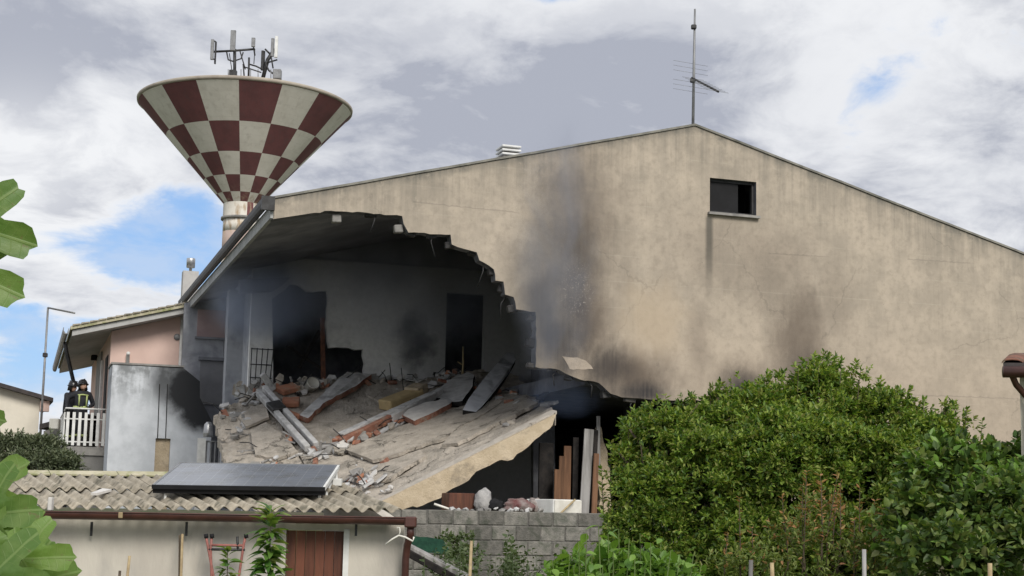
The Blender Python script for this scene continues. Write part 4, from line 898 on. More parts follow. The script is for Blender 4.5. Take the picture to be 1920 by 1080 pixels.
# ------------------------------------------------------------------ pink house with balcony, same orientation
PHV = 14.4
ph = thing('pink_house', 'pale pink house with projecting roof and balcony left of the wreck', 'house', HO, PSI)
c0 = HL(205, 700, PHV); c1 = HL(345, 700, PHV)
ev = HL(136, 612, PHV-.7); rv = HL(342, 571, PHV-.7)
sl2 = (rv.z-ev.z)/(rv.x-ev.x); xr = 0.0
def prz(u): return ev.z+(u-ev.x)*sl2
LH = 11.
m = MB(); m.prism([(c0.x, PHV, YARD), (xr-.1, PHV, YARD), (xr-.1, PHV, prz(xr)-.27), (c0.x, PHV, prz(c0.x)-.27)], (0, .25, 0)); m.build('front_wall', 'pink', ph)
m = MB(); m.span((c0.x+.002, PHV+.252, YARD), (c0.x+.25, PHV+LH, prz(c0.x)-.26)); m.build('side_wall', 'pink', ph)
m = MB(); m.span((c0.x+.26, PHV+LH-.25, YARD), (xr-.1, PHV+LH, prz(c0.x)-.26)); m.build('rear_wall', 'pink', ph)
m = MB(); v0, v1 = PHV-.7, PHV+LH+.5
m.hexa([(ev.x, v0, ev.z-.25), (xr, v0, prz(xr)-.25), (xr, v1, prz(xr)-.25), (ev.x, v1, ev.z-.25), (ev.x, v0, ev.z-.10), (xr, v0, prz(xr)-.10), (xr, v1, prz(xr)-.10), (ev.x, v1, ev.z-.10)]); rf = m.build('roof', 'soffit', ph)
m = MB(); m.hexa([(ev.x-.05, v0-.08, ev.z-.095), (xr, v0-.08, prz(xr)-.095), (xr, v1, prz(xr)-.095), (ev.x-.05, v1, ev.z-.095), (ev.x-.05, v0-.08, ev.z+.0), (xr, v0-.08, prz(xr)), (xr, v1, prz(xr)), (ev.x-.05, v1, ev.z)]); m.build('roof_cover', 'moss_cement', rf)
for i in range(14):
    u = ev.x+(xr-ev.x)*i/14; u2 = u+(xr-ev.x)/14-.02; m = MB(); m.hexa([(u, v0-.12, prz(u)+.003), (u2, v0-.12, prz(u2)+.003), (u2, v0+.3, prz(u2)+.003), (u, v0+.3, prz(u)+.003), (u, v0-.12, prz(u)+.05), (u2, v0-.12, prz(u2)+.03), (u2, v0+.3, prz(u2)+.03), (u, v0+.3, prz(u)+.05)]); m.build('verge_tile', 'fibre_cement', rf)
m = MB(); m.prism([(ev.x-.03+x*1., v0-.05, ev.z-.04+y) for x, y in prof], (0, LH+1.1, 0)); m.build('gutter', 'grey_metal', ph)
q = HL(127, 700, PHV+1.6); m = MB(); m.tube([(ev.x-.12, PHV+1.5, ev.z-.2), (ev.x-.05, PHV+1.5, ev.z-.5), (ev.x+.18, PHV+1.5, ev.z-1.3), (ev.x+.2, PHV+1.5, ev.z-3.9)], .055, 8); m.build('downpipe', 'dark_metal', ph)
q = HL(341, 640, PHV-.1); m = MB(); m.tube([(q.x, PHV-.08, prz(q.x)-.35), (q.x, PHV-.08, YARD+1)], .06, 8); m.build('downpipe', 'white_metal', ph)
q = HL(240, 668, PHV-.1); m = MB(); m.tube([(q.x, PHV-.06, q.z-.25), (q.x, PHV-.06, q.z+.05), (q.x, PHV-.16, q.z+.08)], .05, 8); m.build('vent_pipe', 'white_metal', ph)
q = HL(332, 632, PHV); m = MB(); m.lathe([(.09, 0), (.09, .03), (.06, .05), (0, .05)], (q.x, PHV-.001, q.z), 14, 0, True, Matrix.Rotation(math.pi/2, 3, 'X')); m.build('vent', 'grey_metal', ph)
# side door and shutters on the balcony side (plane u = c0.x)
def side_pt(px, py):
    d = ray(px, py); t = ((HO+U3*c0.x)-CAM).dot(U3)/d.dot(U3); p = CAM+d*t; return (p-HO).dot(V3), p.z
for (xa, xb, ya, yb, mt, nm, pj) in ((199, 194, 672, 834, 'black', 'door', .02), (193.5, 186, 678, 834, 'white_metal', 'shutter', .07), (185.5, 183, 672, 834, 'grey_wood', 'shutter', .06)):
    va, z1 = side_pt(xa, ya); vb, _ = side_pt(xb, yb); z0 = HL(200, 838, PHV).z
    m = MB(); m.span((c0.x-pj, va, z0), (c0.x-.002, vb, z1)); m.build(nm, mt, ph)
va, z1 = side_pt(184, 676); m = MB(); m.cbox((c0.x-.12, va, z1+.08), (.2, .24, .16), .02); m.build('wall_lamp', 'black', ph)
# balcony
bz = HL(170, 838, PHV-.5).z; bx0 = HL(122, 800, PHV-.5).x; bx1 = c0.x-.003; bv0, bv1 = PHV-.5, PHV+4.5
bal = MB(); bal.span((bx0, bv0, bz-.22), (bx1, bv1, bz)); bo = bal.build('balcony', 'concrete', ph)
def rail(x0, v0_, x1, v1_, h, w=.045): m = MB(); m.tube([(x0, v0_, bz+h), (x1, v1_, bz+h)], w/2, 6); m.build('railing', 'white_metal', bo)
for h in (1.0, .72, .12):
    rail(bx0, bv0+.05, bx1, bv0+.05, h); rail(bx0, bv0+.05, bx0, bv1-.05, h)
nb = 7
for i in range(nb):
    x = bx0+(bx1-bx0)*(i+.15)/nb; m = MB(); m.span((x, bv0+.015, bz+.03), (x+.075, bv0+.045, bz+.90)); m.build('baluster', 'white_metal', bo)
for i in range(30):
    v = bv0+.12+i*.15; m = MB(); m.span((bx0-.035, v, bz+.03), (bx0-.005, v+.075, bz+.90)); m.build('baluster', 'white_metal', bo)
gx0 = HL(150, 860, PHV-.45).x
m = MB(); m.span((gx0, PHV-.45, YARD), (bx1, PHV+3.5, bz-.222)); m.build('balcony_base', pm('dark_cement', (.22, .215, .205), (.16, .158, .15), 3, .95, .3, 40), ph)
m = MB(); m.span((bx0+.1, PHV+.8, YARD), (gx0-.01, PHV+1.0, bz-.222)); m.build('opening_shade_panel', 'black', ph)  # black panel standing in for shade in the opening below the balcony
m = MB(); m.tube([(bx0+.12, PHV-.3, bz-.23), (bx0+.25, PHV-.3, bz-.45), (bx0+.22, PHV-.3, bz-1.1), (bx0+.2, PHV-.3, YARD)], .05, 8); m.build('drainpipe', 'grey_metal', ph)

# pale annex wall before it, sooted on the right
AV = 11.6
def annex_mat():
    m, g = newmat('annex_plaster'); oc = g.n('ShaderNodeTexCoord').outputs['Object']; u, v, z = g.xyz(oc)
    n = g.noise(oc, 2.4, 6, .62); fs = g.noise(g.scale(oc, (4, 4, .5)), 1.5, 5, .6)
    col = g.mix(g.rng(n, .35, .68), (.57, .595, .63), (.46, .485, .515))
    zt = HL(280, 688, AV).z; zm = HL(280, 780, AV).z
    mold = g.m('MULTIPLY', g.rng(z, zm, zt), g.rng(g.m('ADD', g.m('MULTIPLY', n, .6), g.m('MULTIPLY', fs, .4)), .40, .58))
    col = g.mix(g.m('MULTIPLY', mold, .75), col, (.12, .125, .125))
    tot = None
    for (px, py, rx, ry, k) in ((350, 730, 60, 70, 1.0), (375, 770, 60, 50, 1.), (320, 715, 50, 60, .7)):
        cu, cz = uz(px, py, AV); ku = uz(px+rx, py, AV)[0]-cu; kz = cz-uz(px, py+ry, AV)[1]
        a = g.m('DIVIDE', g.m('SUBTRACT', u, cu), ku); b = g.m('DIVIDE', g.m('SUBTRACT', z, cz), kz)
        d = g.m('ADD', g.m('SQRT', g.m('ADD', g.m('MULTIPLY', a, a), g.m('MULTIPLY', b, b))), g.m('MULTIPLY', g.m('SUBTRACT', n, .5), .8))
        q = g.m('MULTIPLY', g.rng(d, 1.05, .45), k); tot = q if tot is None else g.m('MAXIMUM', tot, q)
    col = g.mix(tot, col, (.022, .023, .026))
    g.put(g.b.inputs['Base Color'], col); g.b.inputs['Roughness'].default_value = .95; bump(g, n, .3, .02); return m
an = thing('annex_wall', 'pale blue-grey plastered annex wall with black soot on its right side', 'wall', HO, PSI)
q0 = HL(211, 684, AV); q1 = HL(376, 690, AV); zt = HL(280, 686, AV).z
n0 = HL(292, 820, AV).x; n1 = HL(320, 820, AV).x; nz = HL(305, 822, AV).z
m = MB(); m.prism([(q0.x, AV, YARD), (n0, AV, YARD), (n0, AV, nz), (n1, AV, nz), (n1, AV, YARD), (q1.x+.35, AV, YARD), (q1.x+.35, AV, HL(400, 790, AV).z), (q1.x+.02, AV, HL(375, 745, AV).z), (q1.x, AV, HL(375, 715, AV).z), (HL(345, 690, AV).x, AV, zt-.02), (q0.x, AV, zt)], (0, 1.6, 0)); m.build('wall', annex_mat(), an)
m = MB(); m.span((n0+.003, AV+.10, YARD), (n1-.003, AV+.3, nz-.003)); m.build('niche', 'cream_render', an)
m = MB(); m.span((q0.x-.03, AV-.03, zt+.003), (HL(345, 690, AV).x, AV+1.6, zt+.05)); m.build('coping', 'concrete', an)
for x in (297, 312): m = MB(); q = HL(x, 760, AV); m.tube([(q.x, AV-.02, HL(x, 720, AV).z), (q.x+.02, AV-.02, nz)], .012, 5); m.build('cable', 'cable', an)
# gas meter post and gate right of it
gp = thing('gate_post', 'white gate post with grey gate beside the annex', 'gate', HO, PSI)
q = HL(378, 830, 9.5); m = MB(); m.span((q.x-.09, 9.4, YARD), (q.x+.09, 9.6, HL(378, 822, 9.5).z)); m.build('post', 'white_metal', gp)
q2 = HL(412, 830, 9.5); z1 = HL(400, 828, 9.5).z
for x in np.linspace(q.x+.12, q2.x, 4): m = MB(); m.tube([(x, 9.5, YARD), (x, 9.5, z1)], .02, 6); m.build('bar', 'grey_metal', gp)
for zz in (z1, z1-1.1): m = MB(); m.tube([(q.x+.1, 9.5, zz), (q2.x, 9.5, zz)], .022, 6); m.build('rail', 'grey_metal', gp)
q = HL(390, 810, 9.6); m = MB(); m.lathe([(.11, 0), (.12, .1), (.1, .3), (.05, .36), (0, .37)], HW(q)-Vector((0, 0, .12)), 14); tag(m.build('meter_box', 'steel'), 'small grey metal canister above the grey gate', 'canister')

# far houses on the left
fhl = Vector((at(62, 960, 52).x, 52, 0)); fh = thing('cream_house', 'small cream house with thin dark roof at the left edge', 'house', fhl, rad(20)); fhi = Matrix.Rotation(-rad(20), 3, 'Z')
zc_ = at(62, 748, 52).z; zl_ = at(-60, 716, 50).z; Lw = 5.2
m = MB(); m.prism([(-Lw, 0, 0), (0, 0, 0), (0, 0, zc_), (-Lw, 0, zl_+.9)], (0, 6, 0)); m.build('wall', 'cream_wall', fh)
sl_ = (zl_+.9-zc_)/Lw
m = MB(); m.hexa([(-Lw, -.4, zc_+Lw*sl_), (.42, -.4, zc_-.42*sl_), (.42, 6.4, zc_-.42*sl_), (-Lw, 6.4, zc_+Lw*sl_), (-Lw, -.4, zc_+Lw*sl_+.14), (.42, -.4, zc_-.42*sl_+.14), (.42, 6.4, zc_-.42*sl_+.14), (-Lw, 6.4, zc_+Lw*sl_+.14)]); m.build('roof', 'dark_roof', fh)
m = MB(); m.box((.16, -.05, zc_-.25), (.3, .4, .36)); m.build('eave_bracket', 'pink', fh)
# low rubble shed behind the bush
ls = thing('low_outbuilding', 'low dark outbuilding wall with ragged roof edge beside the balcony', 'outbuilding', Vector((at(105, 960, 43).x, 43, 0)))
a = at(82, 805, 43)-ls.location; b = at(128, 783, 43)-ls.location
m = MB(); m.prism([(a.x, 0, 0), (b.x+.4, 0, 0), (b.x+.4, 0, b.z-.05), (a.x, 0, a.z-.05)], (0, 2, 0)); m.build('wall', 'concrete', ls)
m = MB(); m.prism([(a.x-.1, -.1, a.z), (b.x+.45, -.1, b.z), (b.x+.45, -.1, b.z+.14), (a.x-.1, -.1, a.z+.14)], (0, 2.2, 0)); m.build('roof', 'dark_roof', ls)
c = at(103, 795, 42.5); m = MB(); m.cbox(c, (.26, .26, .3), .02); tag(m.build('white_canister', 'plastic_white'), 'white square canister beside the balcony railing', 'canister')
# aerial masts
def mast(name, label, base, top, D, r, dx=0):
    b = at(*base, D); t = at(*top, D); o = thing(name, label, 'antenna', b); m = MB(); m.tube([(0, 0, -1.0), t-b], [r*1.2, r], 8); m.build('mast', 'grey_metal', o); return o, b, t-b
o, b, t = mast('television_aerial', 'thin grey aerial pole with one long arm at the left', (76, 812), (90, 577), 48, .035)
arm = at(140, 587, 47.2)-b; m = MB(); m.tube([t, arm], .03, 6); m.build('boom', 'grey_metal', o)
for k in np.linspace(.15, .95, 9): p = t.lerp(arm, k); m = MB(); m.tube([p+Vector((.02, -.22, 0)), p+Vector((-.02, .22, 0))], .008, 5); m.build('element', 'grey_metal', o)
m = MB(); m.cbox(t*.62, (.14, .14, .14), .02); m.build('clamp', 'dark_metal', o)
pk = HW(HL(1299, 240, .45)); o = thing('television_aerial', 'tall thin aerial mast on the ridge of the damaged house', 'antenna', pk)
Dk = pk.y; t = at(1303, 17, Dk)-pk; m = MB(); m.tube([(0, 0, -.3), t*.5, t], [.032, .028, .02], 8); m.build('mast', 'grey_metal', o)
for k in (.395, .845): m = MB(); m.cbox(t*k+Vector((-.02, -.02, 0)), (.11, .1, .09), .015); m.build('clamp', 'dark_metal', o)
jb = at(1297, 146, Dk)-pk; je = at(1347, 172, Dk-.9)-pk; m = MB(); m.tube([jb, je], .024, 6); m.build('boom', 'dark_metal', o)
dn = (je-jb).normalized(); sd_ = dn.cross(Vector((0, 0, 1))).normalized()
for k in np.linspace(.05, .97, 9): p = jb.lerp(je, k); m = MB(); m.tube([p-sd_*.26, p+sd_*.26], .004, 5); m.build('element', 'grey_metal', o)
for s_ in (-1, 1):
    for k in range(3): p = jb+Vector((0, 0, 0)); m = MB(); m.tube([p+Vector((0, 0, .10*s_*(k+1)))-sd_*.42-dn*.05, p+Vector((0, 0, .10*s_*(k+1)))+sd_*.42-dn*.05], .0035, 5); m.build('element', 'grey_metal', o)

# ------------------------------------------------------------------ water tower
TD = 90.; tc = at(461, 205, TD); RIM = tc.z; TR = 201/FPX*TD; tb = at(458, 384, TD); NB = tb.z; NR = 34/FPX*TD
wt = thing('water_tower', 'conical water tower with red and white chequers and antennas on top', 'water tower', (tc.x, tc.y, 0))
def tower_mat(name, c1, c2, c3):
    m, g = newmat(name); oc = g.n('ShaderNodeTexCoord').outputs['Object']; n = g.noise(oc, .9, 6, .65); n2 = g.noise(g.scale(oc, (1, 1, .3)), 3., 5, .6)
    x, y, z = g.xyz(oc)
    col = g.mix(g.rng(n, .38, .68), c1, c2); col = g.mix(g.m('MULTIPLY', g.rng(n2, .50, .74), .42), col, c3)
    ring = g.rng(g.m('ABSOLUTE', g.m('SUBTRACT', g.m('FRACT', g.m('DIVIDE', z, .42)), .5)), .46, .5); col = g.mix(g.m('MULTIPLY', ring, .22), col, c3)
    col = g.mix(g.m('MULTIPLY', g.rng(z, NB+1.2, NB-.9), g.rng(n2, .46, .66)), col, (.40, .30, .20))
    g.put(g.b.inputs['Base Color'], col); g.b.inputs['Roughness'].default_value = .9; bump(g, n2, .3, .03); return m
tw = tower_mat('tower_white', (.70, .665, .60), (.62, .585, .52), (.42, .38, .33)); tr = tower_mat('tower_red', (.165, .062, .063), (.125, .05, .052), (.12, .07, .07))
prt = [0, .325, .575, .77, .915, 1.0]
ax0 = math.atan2(-tc.y, -tc.x)      # bearing from tower to camera
m = MB(); NS = 16; SUBN = 6; off = rad(-4.2)
for ri in range(5):
    for ci in range(NS):
        red = (ri+ci) % 2 == 0
        for sx in range(SUBN):
            a0 = ax0+off+2*math.pi*(ci+sx/SUBN)/NS; a1 = ax0+off+2*math.pi*(ci+(sx+1)/SUBN)/NS
            q = []
            for tt, aa in ((prt[ri], a0), (prt[ri], a1), (prt[ri+1], a1), (prt[ri+1], a0)):
                r = TR+(NR-TR)*tt; z = RIM+(NB-RIM)*tt; q.append(Vector((r*math.cos(aa), r*math.sin(aa), z)))
            m.add(q, [(0, 1, 2, 3)], 1 if red else 0, True)
wcone = m.build('cone', [tw, tr], wt)
m = MB(); m.lathe([(TR-.02, RIM+.002), (TR+.10, RIM+.05), (TR+.12, RIM+.2), (TR+.0, RIM+.26), (TR-.4, RIM+.34), (0, RIM+1.0)], (0, 0, 0), 96); m.build('rim', pm('tower_rim', (.40, .36, .30), (.30, .26, .22), 1, .9, .3, 8), wt)
m = MB()
nz2 = at(455, 411, TD).z
for ci in range(NS):
    for sx in range(4):
        a0 = ax0+off+2*math.pi*(ci+sx/4)/NS; a1 = ax0+off+2*math.pi*(ci+(sx+1)/4)/NS
        m.add([(NR*math.cos(a0), NR*math.sin(a0), nz2), (NR*math.cos(a1), NR*math.sin(a1), nz2), (NR*math.cos(a1), NR*math.sin(a1), NB), (NR*math.cos(a0), NR*math.sin(a0), NB)], [(0, 1, 2, 3)], 1 if ci == 1 else 0, True)
m.build('neck', [tw, tr], wt)
m = MB(); m.lathe([(NR-.01, nz2-.12), (NR+.12, nz2-.1), (NR+.12, nz2+.04), (NR-.01, nz2+.06)], (0, 0, 0), 48); m.build('collar', 'concrete', wt)
m = MB(); bz3 = at(455, 437, TD).z
zs = [nz2-.1, bz3]; k = 0
z = bz3; m.lathe([(NR-.02, bz3), (NR-.02, nz2-.1)], (0, 0, 0), 48, 0)
while z > 0: z2 = max(0, z-1.7); m.lathe([(NR-.02+.0005*k, z2), (NR-.02+.0005*k, z)], (0, 0, 0), 48, 2 if k % 2 == 0 else 0); z = z2; k += 1
m.build('shaft', [tw, tr, tower_mat('tower_faded', (.46, .36, .32), (.40, .31, .28), (.32, .26, .23))], wt)
def tp(x, y, D=TD): return at(x, y, D)-Vector((tc.x, tc.y, 0))
def tpart(name, f, mat): mm = MB(); f(mm); return mm.build(name, mat, wt)
ms = [tpart('antenna_mast', lambda q: q.tube([tp(440, 150), tp(440, 92)], .1, 8), 'dark_metal'), tpart('antenna_mast', lambda q: q.tube([tp(492, 150, TD+1.5), tp(502, 112, TD+1.5), tp(515, 92, TD+1.5)], .13, 8), 'dark_metal')]
tpart('antenna_arm', lambda q: q.tube([tp(400, 97), tp(440, 95), tp(478, 92)], .07, 6), 'dark_metal')
tpart('antenna_arm', lambda q: q.tube([tp(425, 98), tp(428, 112), tp(440, 116)], .05, 6), 'dark_metal')
tpart('antenna_arm', lambda q: q.tube([tp(456, 98), tp(452, 110), tp(440, 114)], .05, 6), 'dark_metal')
for (x, y0, y1, w, D, mt) in ((437, 57, 95, 10, TD-.3, 'grey_metal'), (398, 74, 112, 6, TD-.3, 'grey_metal'), (404, 78, 120, 3, TD, 'dark_metal'), (475, 71, 88, 7, TD-.3, 'grey_metal'), (511, 72, 106, 6, TD+1.4, 'grey_metal'), (518, 68, 108, 6, TD+1.2, 'white_metal'), (492, 95, 132, 5, TD+1.5, 'dark_metal')):
    a, b = tp(x, y0, D), tp(x, y1, D); mm = MB(); mm.cbox((a+b)/2, (w/FPX*D, .16, a.z-b.z), .02); mm.build('antenna_panel', M[mt], wt)
tpart('cable_bundle', lambda q: q.tube([tp(502, 110, TD+1.4), tp(498, 120, TD+1.4), tp(504, 132, TD+1.4), tp(512, 138, TD+1.4)], .06, 6), 'dark_metal')
tpart('cable_bundle', lambda q: q.tube([tp(466, 120), tp(480, 124), tp(492, 130)], .05, 6), 'dark_metal')
tpart('antenna_mast', lambda q: q.tube([tp(466, 145), tp(467, 108)], .07, 6), 'dark_metal')
for (x0, y0, x1, y1, D, r) in ((398, 76, 404, 78, TD-.2, .05), (398, 110, 404, 112, TD-.2, .05), (475, 86, 478, 104, TD, .05), (478, 92, 476, 120, TD, .03), (505, 100, 497, 92, TD+1.4, .06), (508, 104, 512, 128, TD+1.4, .05), (500, 118, 520, 112, TD+1.4, .05), (495, 96, 494, 128, TD+1.6, .09), (450, 96, 460, 130, TD, .04), (456, 120, 458, 146, TD, .05), (460, 126, 490, 136, TD, .04), (430, 100, 436, 140, TD, .03)):
    tpart('antenna_strut', lambda q: q.tube([tp(x0, y0, D), tp(x1, y1, D)], r, 6), 'dark_metal')
tpart('equipment_box', lambda q: q.cbox(tp(520, 140, TD), (.5, .5, .6), .03), 'grey_metal')
tpart('equipment_box', lambda q: q.cbox(tp(437, 140, TD), (.45, .4, .55), .03), 'dark_metal')
for x in (428, 452, 470, 484, 508): tpart('railing', lambda q: q.tube([tp(x, 150), tp(x, 130)], .03, 5), 'grey_metal')

# ------------------------------------------------------------------ tiled eave of a building at the right edge
rb = thing('tiled_outhouse', 'cream building with tiled eave and brown gutter at the right edge', 'building', Vector((at(1960, 960, 14).x, 14, 0)))
ro = rb.location
def rp(x, y, D=14.): return at(x, y, D)-ro
a = rp(1913, 760); dv = Vector((.62, 1.6, 0)); zw = rp(1920, 692).z
m = MB(); m.prism([Vector((a.x, 0, 0)), Vector((a.x+2.5, -.3, 0)), Vector((a.x+2.5, -.3, zw)), Vector((a.x, 0, zw))], dv); m.build('wall', 'cream_wall', rb)
e0 = rp(1868, 692)
m = MB(); p = [e0+Vector((0, -.2, -.03)), e0+Vector((2.4, -.5, -.03)), e0+Vector((3.2, 1.5, .28)), e0+Vector((.75, 1.7, .28))]; m.prism(p, Vector((0, 0, .07))); m.build('roof_deck', 'dark_roof', rb)
m = MB(); m.tube([e0+Vector((-.02, -.25, -.05)), e0+Vector((2.4, -.55, -.05))], .055, 10); m.build('gutter', 'brown_gutter', rb)
m = MB(); m.tube([rp(1879, 694)+Vector((0, -.25, 0)), rp(1880, 706)+Vector((0, -.25, 0)), rp(1893, 724)+Vector((0, -.18, 0)), rp(1915, 742)+Vector((0, -.1, 0)), rp(1926, 754)+Vector((0, -.1, 0)), rp(1926, 1100)+Vector((0, -.1, 0))], .03, 10); m.build('downpipe', 'brown_gutter', rb)
for i in range(10):
    o_ = e0+Vector((.08+i*.24, -.22-i*.03, .045)); m = MB(); vs = []; fs = []; n = 6
    for j in range(2):
        for k in range(n+1): t = math.pi*k/n; vs.append(o_+Vector((-.10*math.cos(t), 0, .035*math.sin(t)))+Vector((.36, .9, .155))*j)
    N = len(vs); vs += [v-Vector((0, 0, .015)) for v in vs]
    for k in range(n): fs += [(k, k+1, n+2+k, n+1+k), (N+k, N+n+1+k, N+n+2+k, N+k+1), (k, N+k, N+k+1, k+1)]
    m.add(vs, fs, 0, True); m.build('roof_tile', 'roof_tile', rb)

# ------------------------------------------------------------------ firefighters on the balcony (skinned bodies)
def person(name, label, loc, rz, J, bands, look):
    root = thing(name, label, 'person', loc, rz)
    me = bpy.data.meshes.new('body'); idx = {k: i for i, k in enumerate(J)}
    vs = [J[k][0] for k in J]; rs = [J[k][2] for k in J]; es = [(idx[k], idx[J[k][1]]) for k in J if J[k][1]]
    me.from_pydata(vs, es, []); ob = bpy.data.objects.new('body', me); COL.objects.link(ob); ob.parent = root
    me.materials.append(M['jacket'])
    md = ob.modifiers.new('skin', 'SKIN'); md.use_smooth_shade = True
    for i, r in enumerate(rs): me.skin_vertices[0].data[i].radius = r if isinstance(r, tuple) else (r, r); me.skin_vertices[0].data[i].use_root = (i == 0)
    sb_ = ob.modifiers.new('sub', 'SUBSURF'); sb_.levels = 1; sb_.render_levels = 2
    hd = Vector(J['head'][0]); R = Matrix.Rotation(look[0], 3, 'Z') @ Matrix.Rotation(look[1], 3, 'X')
    # face
    m = MB(); bm = bmesh.new(); bmesh.ops.create_uvsphere(bm, u_segments=16, v_segments=12, radius=.1)
    for v in bm.verts:
        c = v.co; c.z *= 1.22; c.x *= .82
        if c.y < 0: c.x *= 1-.2*(-c.z/.12 if c.z < 0 else 0)
        v.co = c
    m.add([R @ v.co+hd for v in bm.verts], [[v.index for v in f.verts] for f in bm.faces], 0, True); bm.free()
    m.add([R @ Vector(q)+hd for q in ((0, -.125, -.02), (-.018, -.095, -.03), (.018, -.095, -.03), (0, -.095, .03))], [(0, 1, 2), (0, 3, 1), (0, 2, 3)], 0)
    for s in (-1, 1):
        m.box(R @ Vector((.034*s, -.092, .018))+hd, (.024, .012, .012), 1, R); m.box(R @ Vector((.084*s, 0, -.005))+hd, (.014, .035, .05), 0, R)
    m.box(R @ Vector((0, -.090, -.062))+hd, (.045, .012, .01), 1, R)
    m.build('face', ['skin', 'char'], root)
    m = MB(); m.lathe([(.155, .0), (.150, .015), (.128, .03), (.125, .07), (.10, .125), (.05, .155), (0, .162)], (0, 0, 0), 20); m.box((0, 0, .12), (.03, .22, .06))
    m.lathe([(.125, -.13), (.118, -.02), (.122, .0)], (0, .01, 0), 16)
    # open the neck guard at the front
    keep = MB(); keep.v = m.v; 
    for f, a, b in zip(m.f, m.mi, m.sm):
        cc = sum((m.v[i] for i in f), Vector())/len(f)
        if cc.z < -.001 and cc.y < -.03: continue
        keep.f.append(f); keep.mi.append(a); keep.sm.append(b)
    keep.v = [R @ (v+Vector((0, .005, .045)))+hd for v in m.v]; keep.build('helmet', 'helmet', root)
    for (p, r, h, rx) in bands:
        mm = MB(); mm.lathe([(r[0], -h/2), (r[0]+.006, 0), (r[0], h/2)], (0, 0, 0), 18); k = r[1]/r[0]
        Rm = Matrix.Rotation(rx, 3, 'Y'); mm.v = [Rm @ Vector((v.x, v.y*k, v.z))+Vector(p) for v in mm.v]; mm.build('reflective_band', 'hivis', root)
    return root
def hand(J, wrist, nm, d, side):
    w = Vector(wrist); d = Vector(d).normalized(); s = d.cross(Vector((0, 1, 0))).normalized()*side; n = d.cross(s)
    J[nm+'palm'] = (tuple(w+d*.07), nm+'wrist', (.038, .022))
    for i, (o, L) in enumerate(((-.03, .062), (-.01, .075), (.01, .07), (.03, .055))):
        b = w+d*.10+s*o; J[f'{nm}f{i}a'] = (tuple(b), nm+'palm', .010); J[f'{nm}f{i}b'] = (tuple(b+d*L*.6+n*.02), f'{nm}f{i}a', .009); J[f'{nm}f{i}c'] = (tuple(b+d*L*.8+n*.05), f'{nm}f{i}b', .008)
    J[nm+'t1'] = (tuple(w+d*.05+s*.05), nm+'palm', .011); J[nm+'t2'] = (tuple(w+d*.085+s*.065+n*.02), nm+'t1', .010)
def figure(ra, la, lean=(0, 0), foot=.02):
    lx, ly = lean
    J = {'pelvis': ((0, 0, .95), None, (.17, .125)), 'waist': ((lx*.3, ly*.3, 1.10), 'pelvis', (.165, .12)), 'chest': ((lx*.7, ly*.7, 1.32), 'waist', (.20, .13)), 'neck': ((lx, ly, 1.50), 'chest', (.075, .07)), 'head': ((lx*1.1, ly*1.1-.015, 1.62), 'neck', (.075, .085)),
         'rhip': ((-.10, 0, .88), 'pelvis', .105), 'rknee': ((-.12, -.02, .50), 'rhip', .075), 'rank': ((-.13, .03, .10), 'rknee', .058), 'rtoe': ((-.14, -.14, .045), 'rank', (.05, .04)),
         'lhip': ((.10, 0, .88), 'pelvis', .105), 'lknee': ((.12, -.03, .50), 'lhip', .075), 'lank': ((.13, .03, .10), 'lknee', .058), 'ltoe': ((.14, -.14, .045), 'lank', (.05, .04)),
         'rsh': ((-.20+lx*.8, ly*.8, 1.42), 'chest', .085), 'relb': (ra[0], 'rsh', .062), 'rwrist': (ra[1], 'relb', .045), 'lsh': ((.20+lx*.8, ly*.8, 1.42), 'chest', .085), 'lelb': (la[0], 'lsh', .062), 'lwrist': (la[1], 'lelb', .045)}
    hand(J, ra[1], 'r', Vector(ra[1])-Vector(ra[0]), 1); hand(J, la[1], 'l', Vector(la[1])-Vector(la[0]), -1)
    return J
bands = [((0, 0, 1.06), (.205, .16), .07, 0), ((-.12, -.005, .32), (.088, .088), .06, 0), ((.12, -.005, .32), (.088, .088), .06, 0)]
def floorpt(px, v): q = HL(px, 838, v); return HW((q.x, v, bz+.001))
J1 = figure((((-.36, .02, 1.30)), (-.42, -.12, 1.08)), ((.34, .02, 1.16), (.20, -.20, 1.10)), (.02, -.02))
p1 = person('person', 'firefighter in black gear with yellow bands behind the balcony railing, looking up', floorpt(147, PHV+.15), PSI+.25, J1, bands, (.35, -.25))
for x in (-.10, .10):
    m = MB(); m.tube([(x, -.155, 1.10), (x, -.165, 1.25), (x*1.02, -.165, 1.38)], .022, 6); m.build('reflective_band', 'hivis', p1)
m = MB(); m.tube([(-.14, -.155, 1.385), (0, -.165, 1.40), (.14, -.155, 1.385)], .02, 6); m.build('reflective_band', 'hivis', p1)
m = MB(); m.lathe([(.085, -.25), (.09, -.2), (.09, .2), (.05, .28), (.02, .3), (0, .31)], (0, .20, 1.28), 14); m.build('air_cylinder', 'dark_metal', p1)
J2 = figure(((-.34, -.16, 1.24), (-.42, -.34, 1.10)), ((.30, -.18, 1.26), (.30, -.20, 1.55)), (-.10, -.14))
p2 = person('person', 'second firefighter in black gear leaning by the dark downpipe on the balcony', floorpt(125, PHV+.9), PSI+.9, J2, bands[1:], (.2, .1))

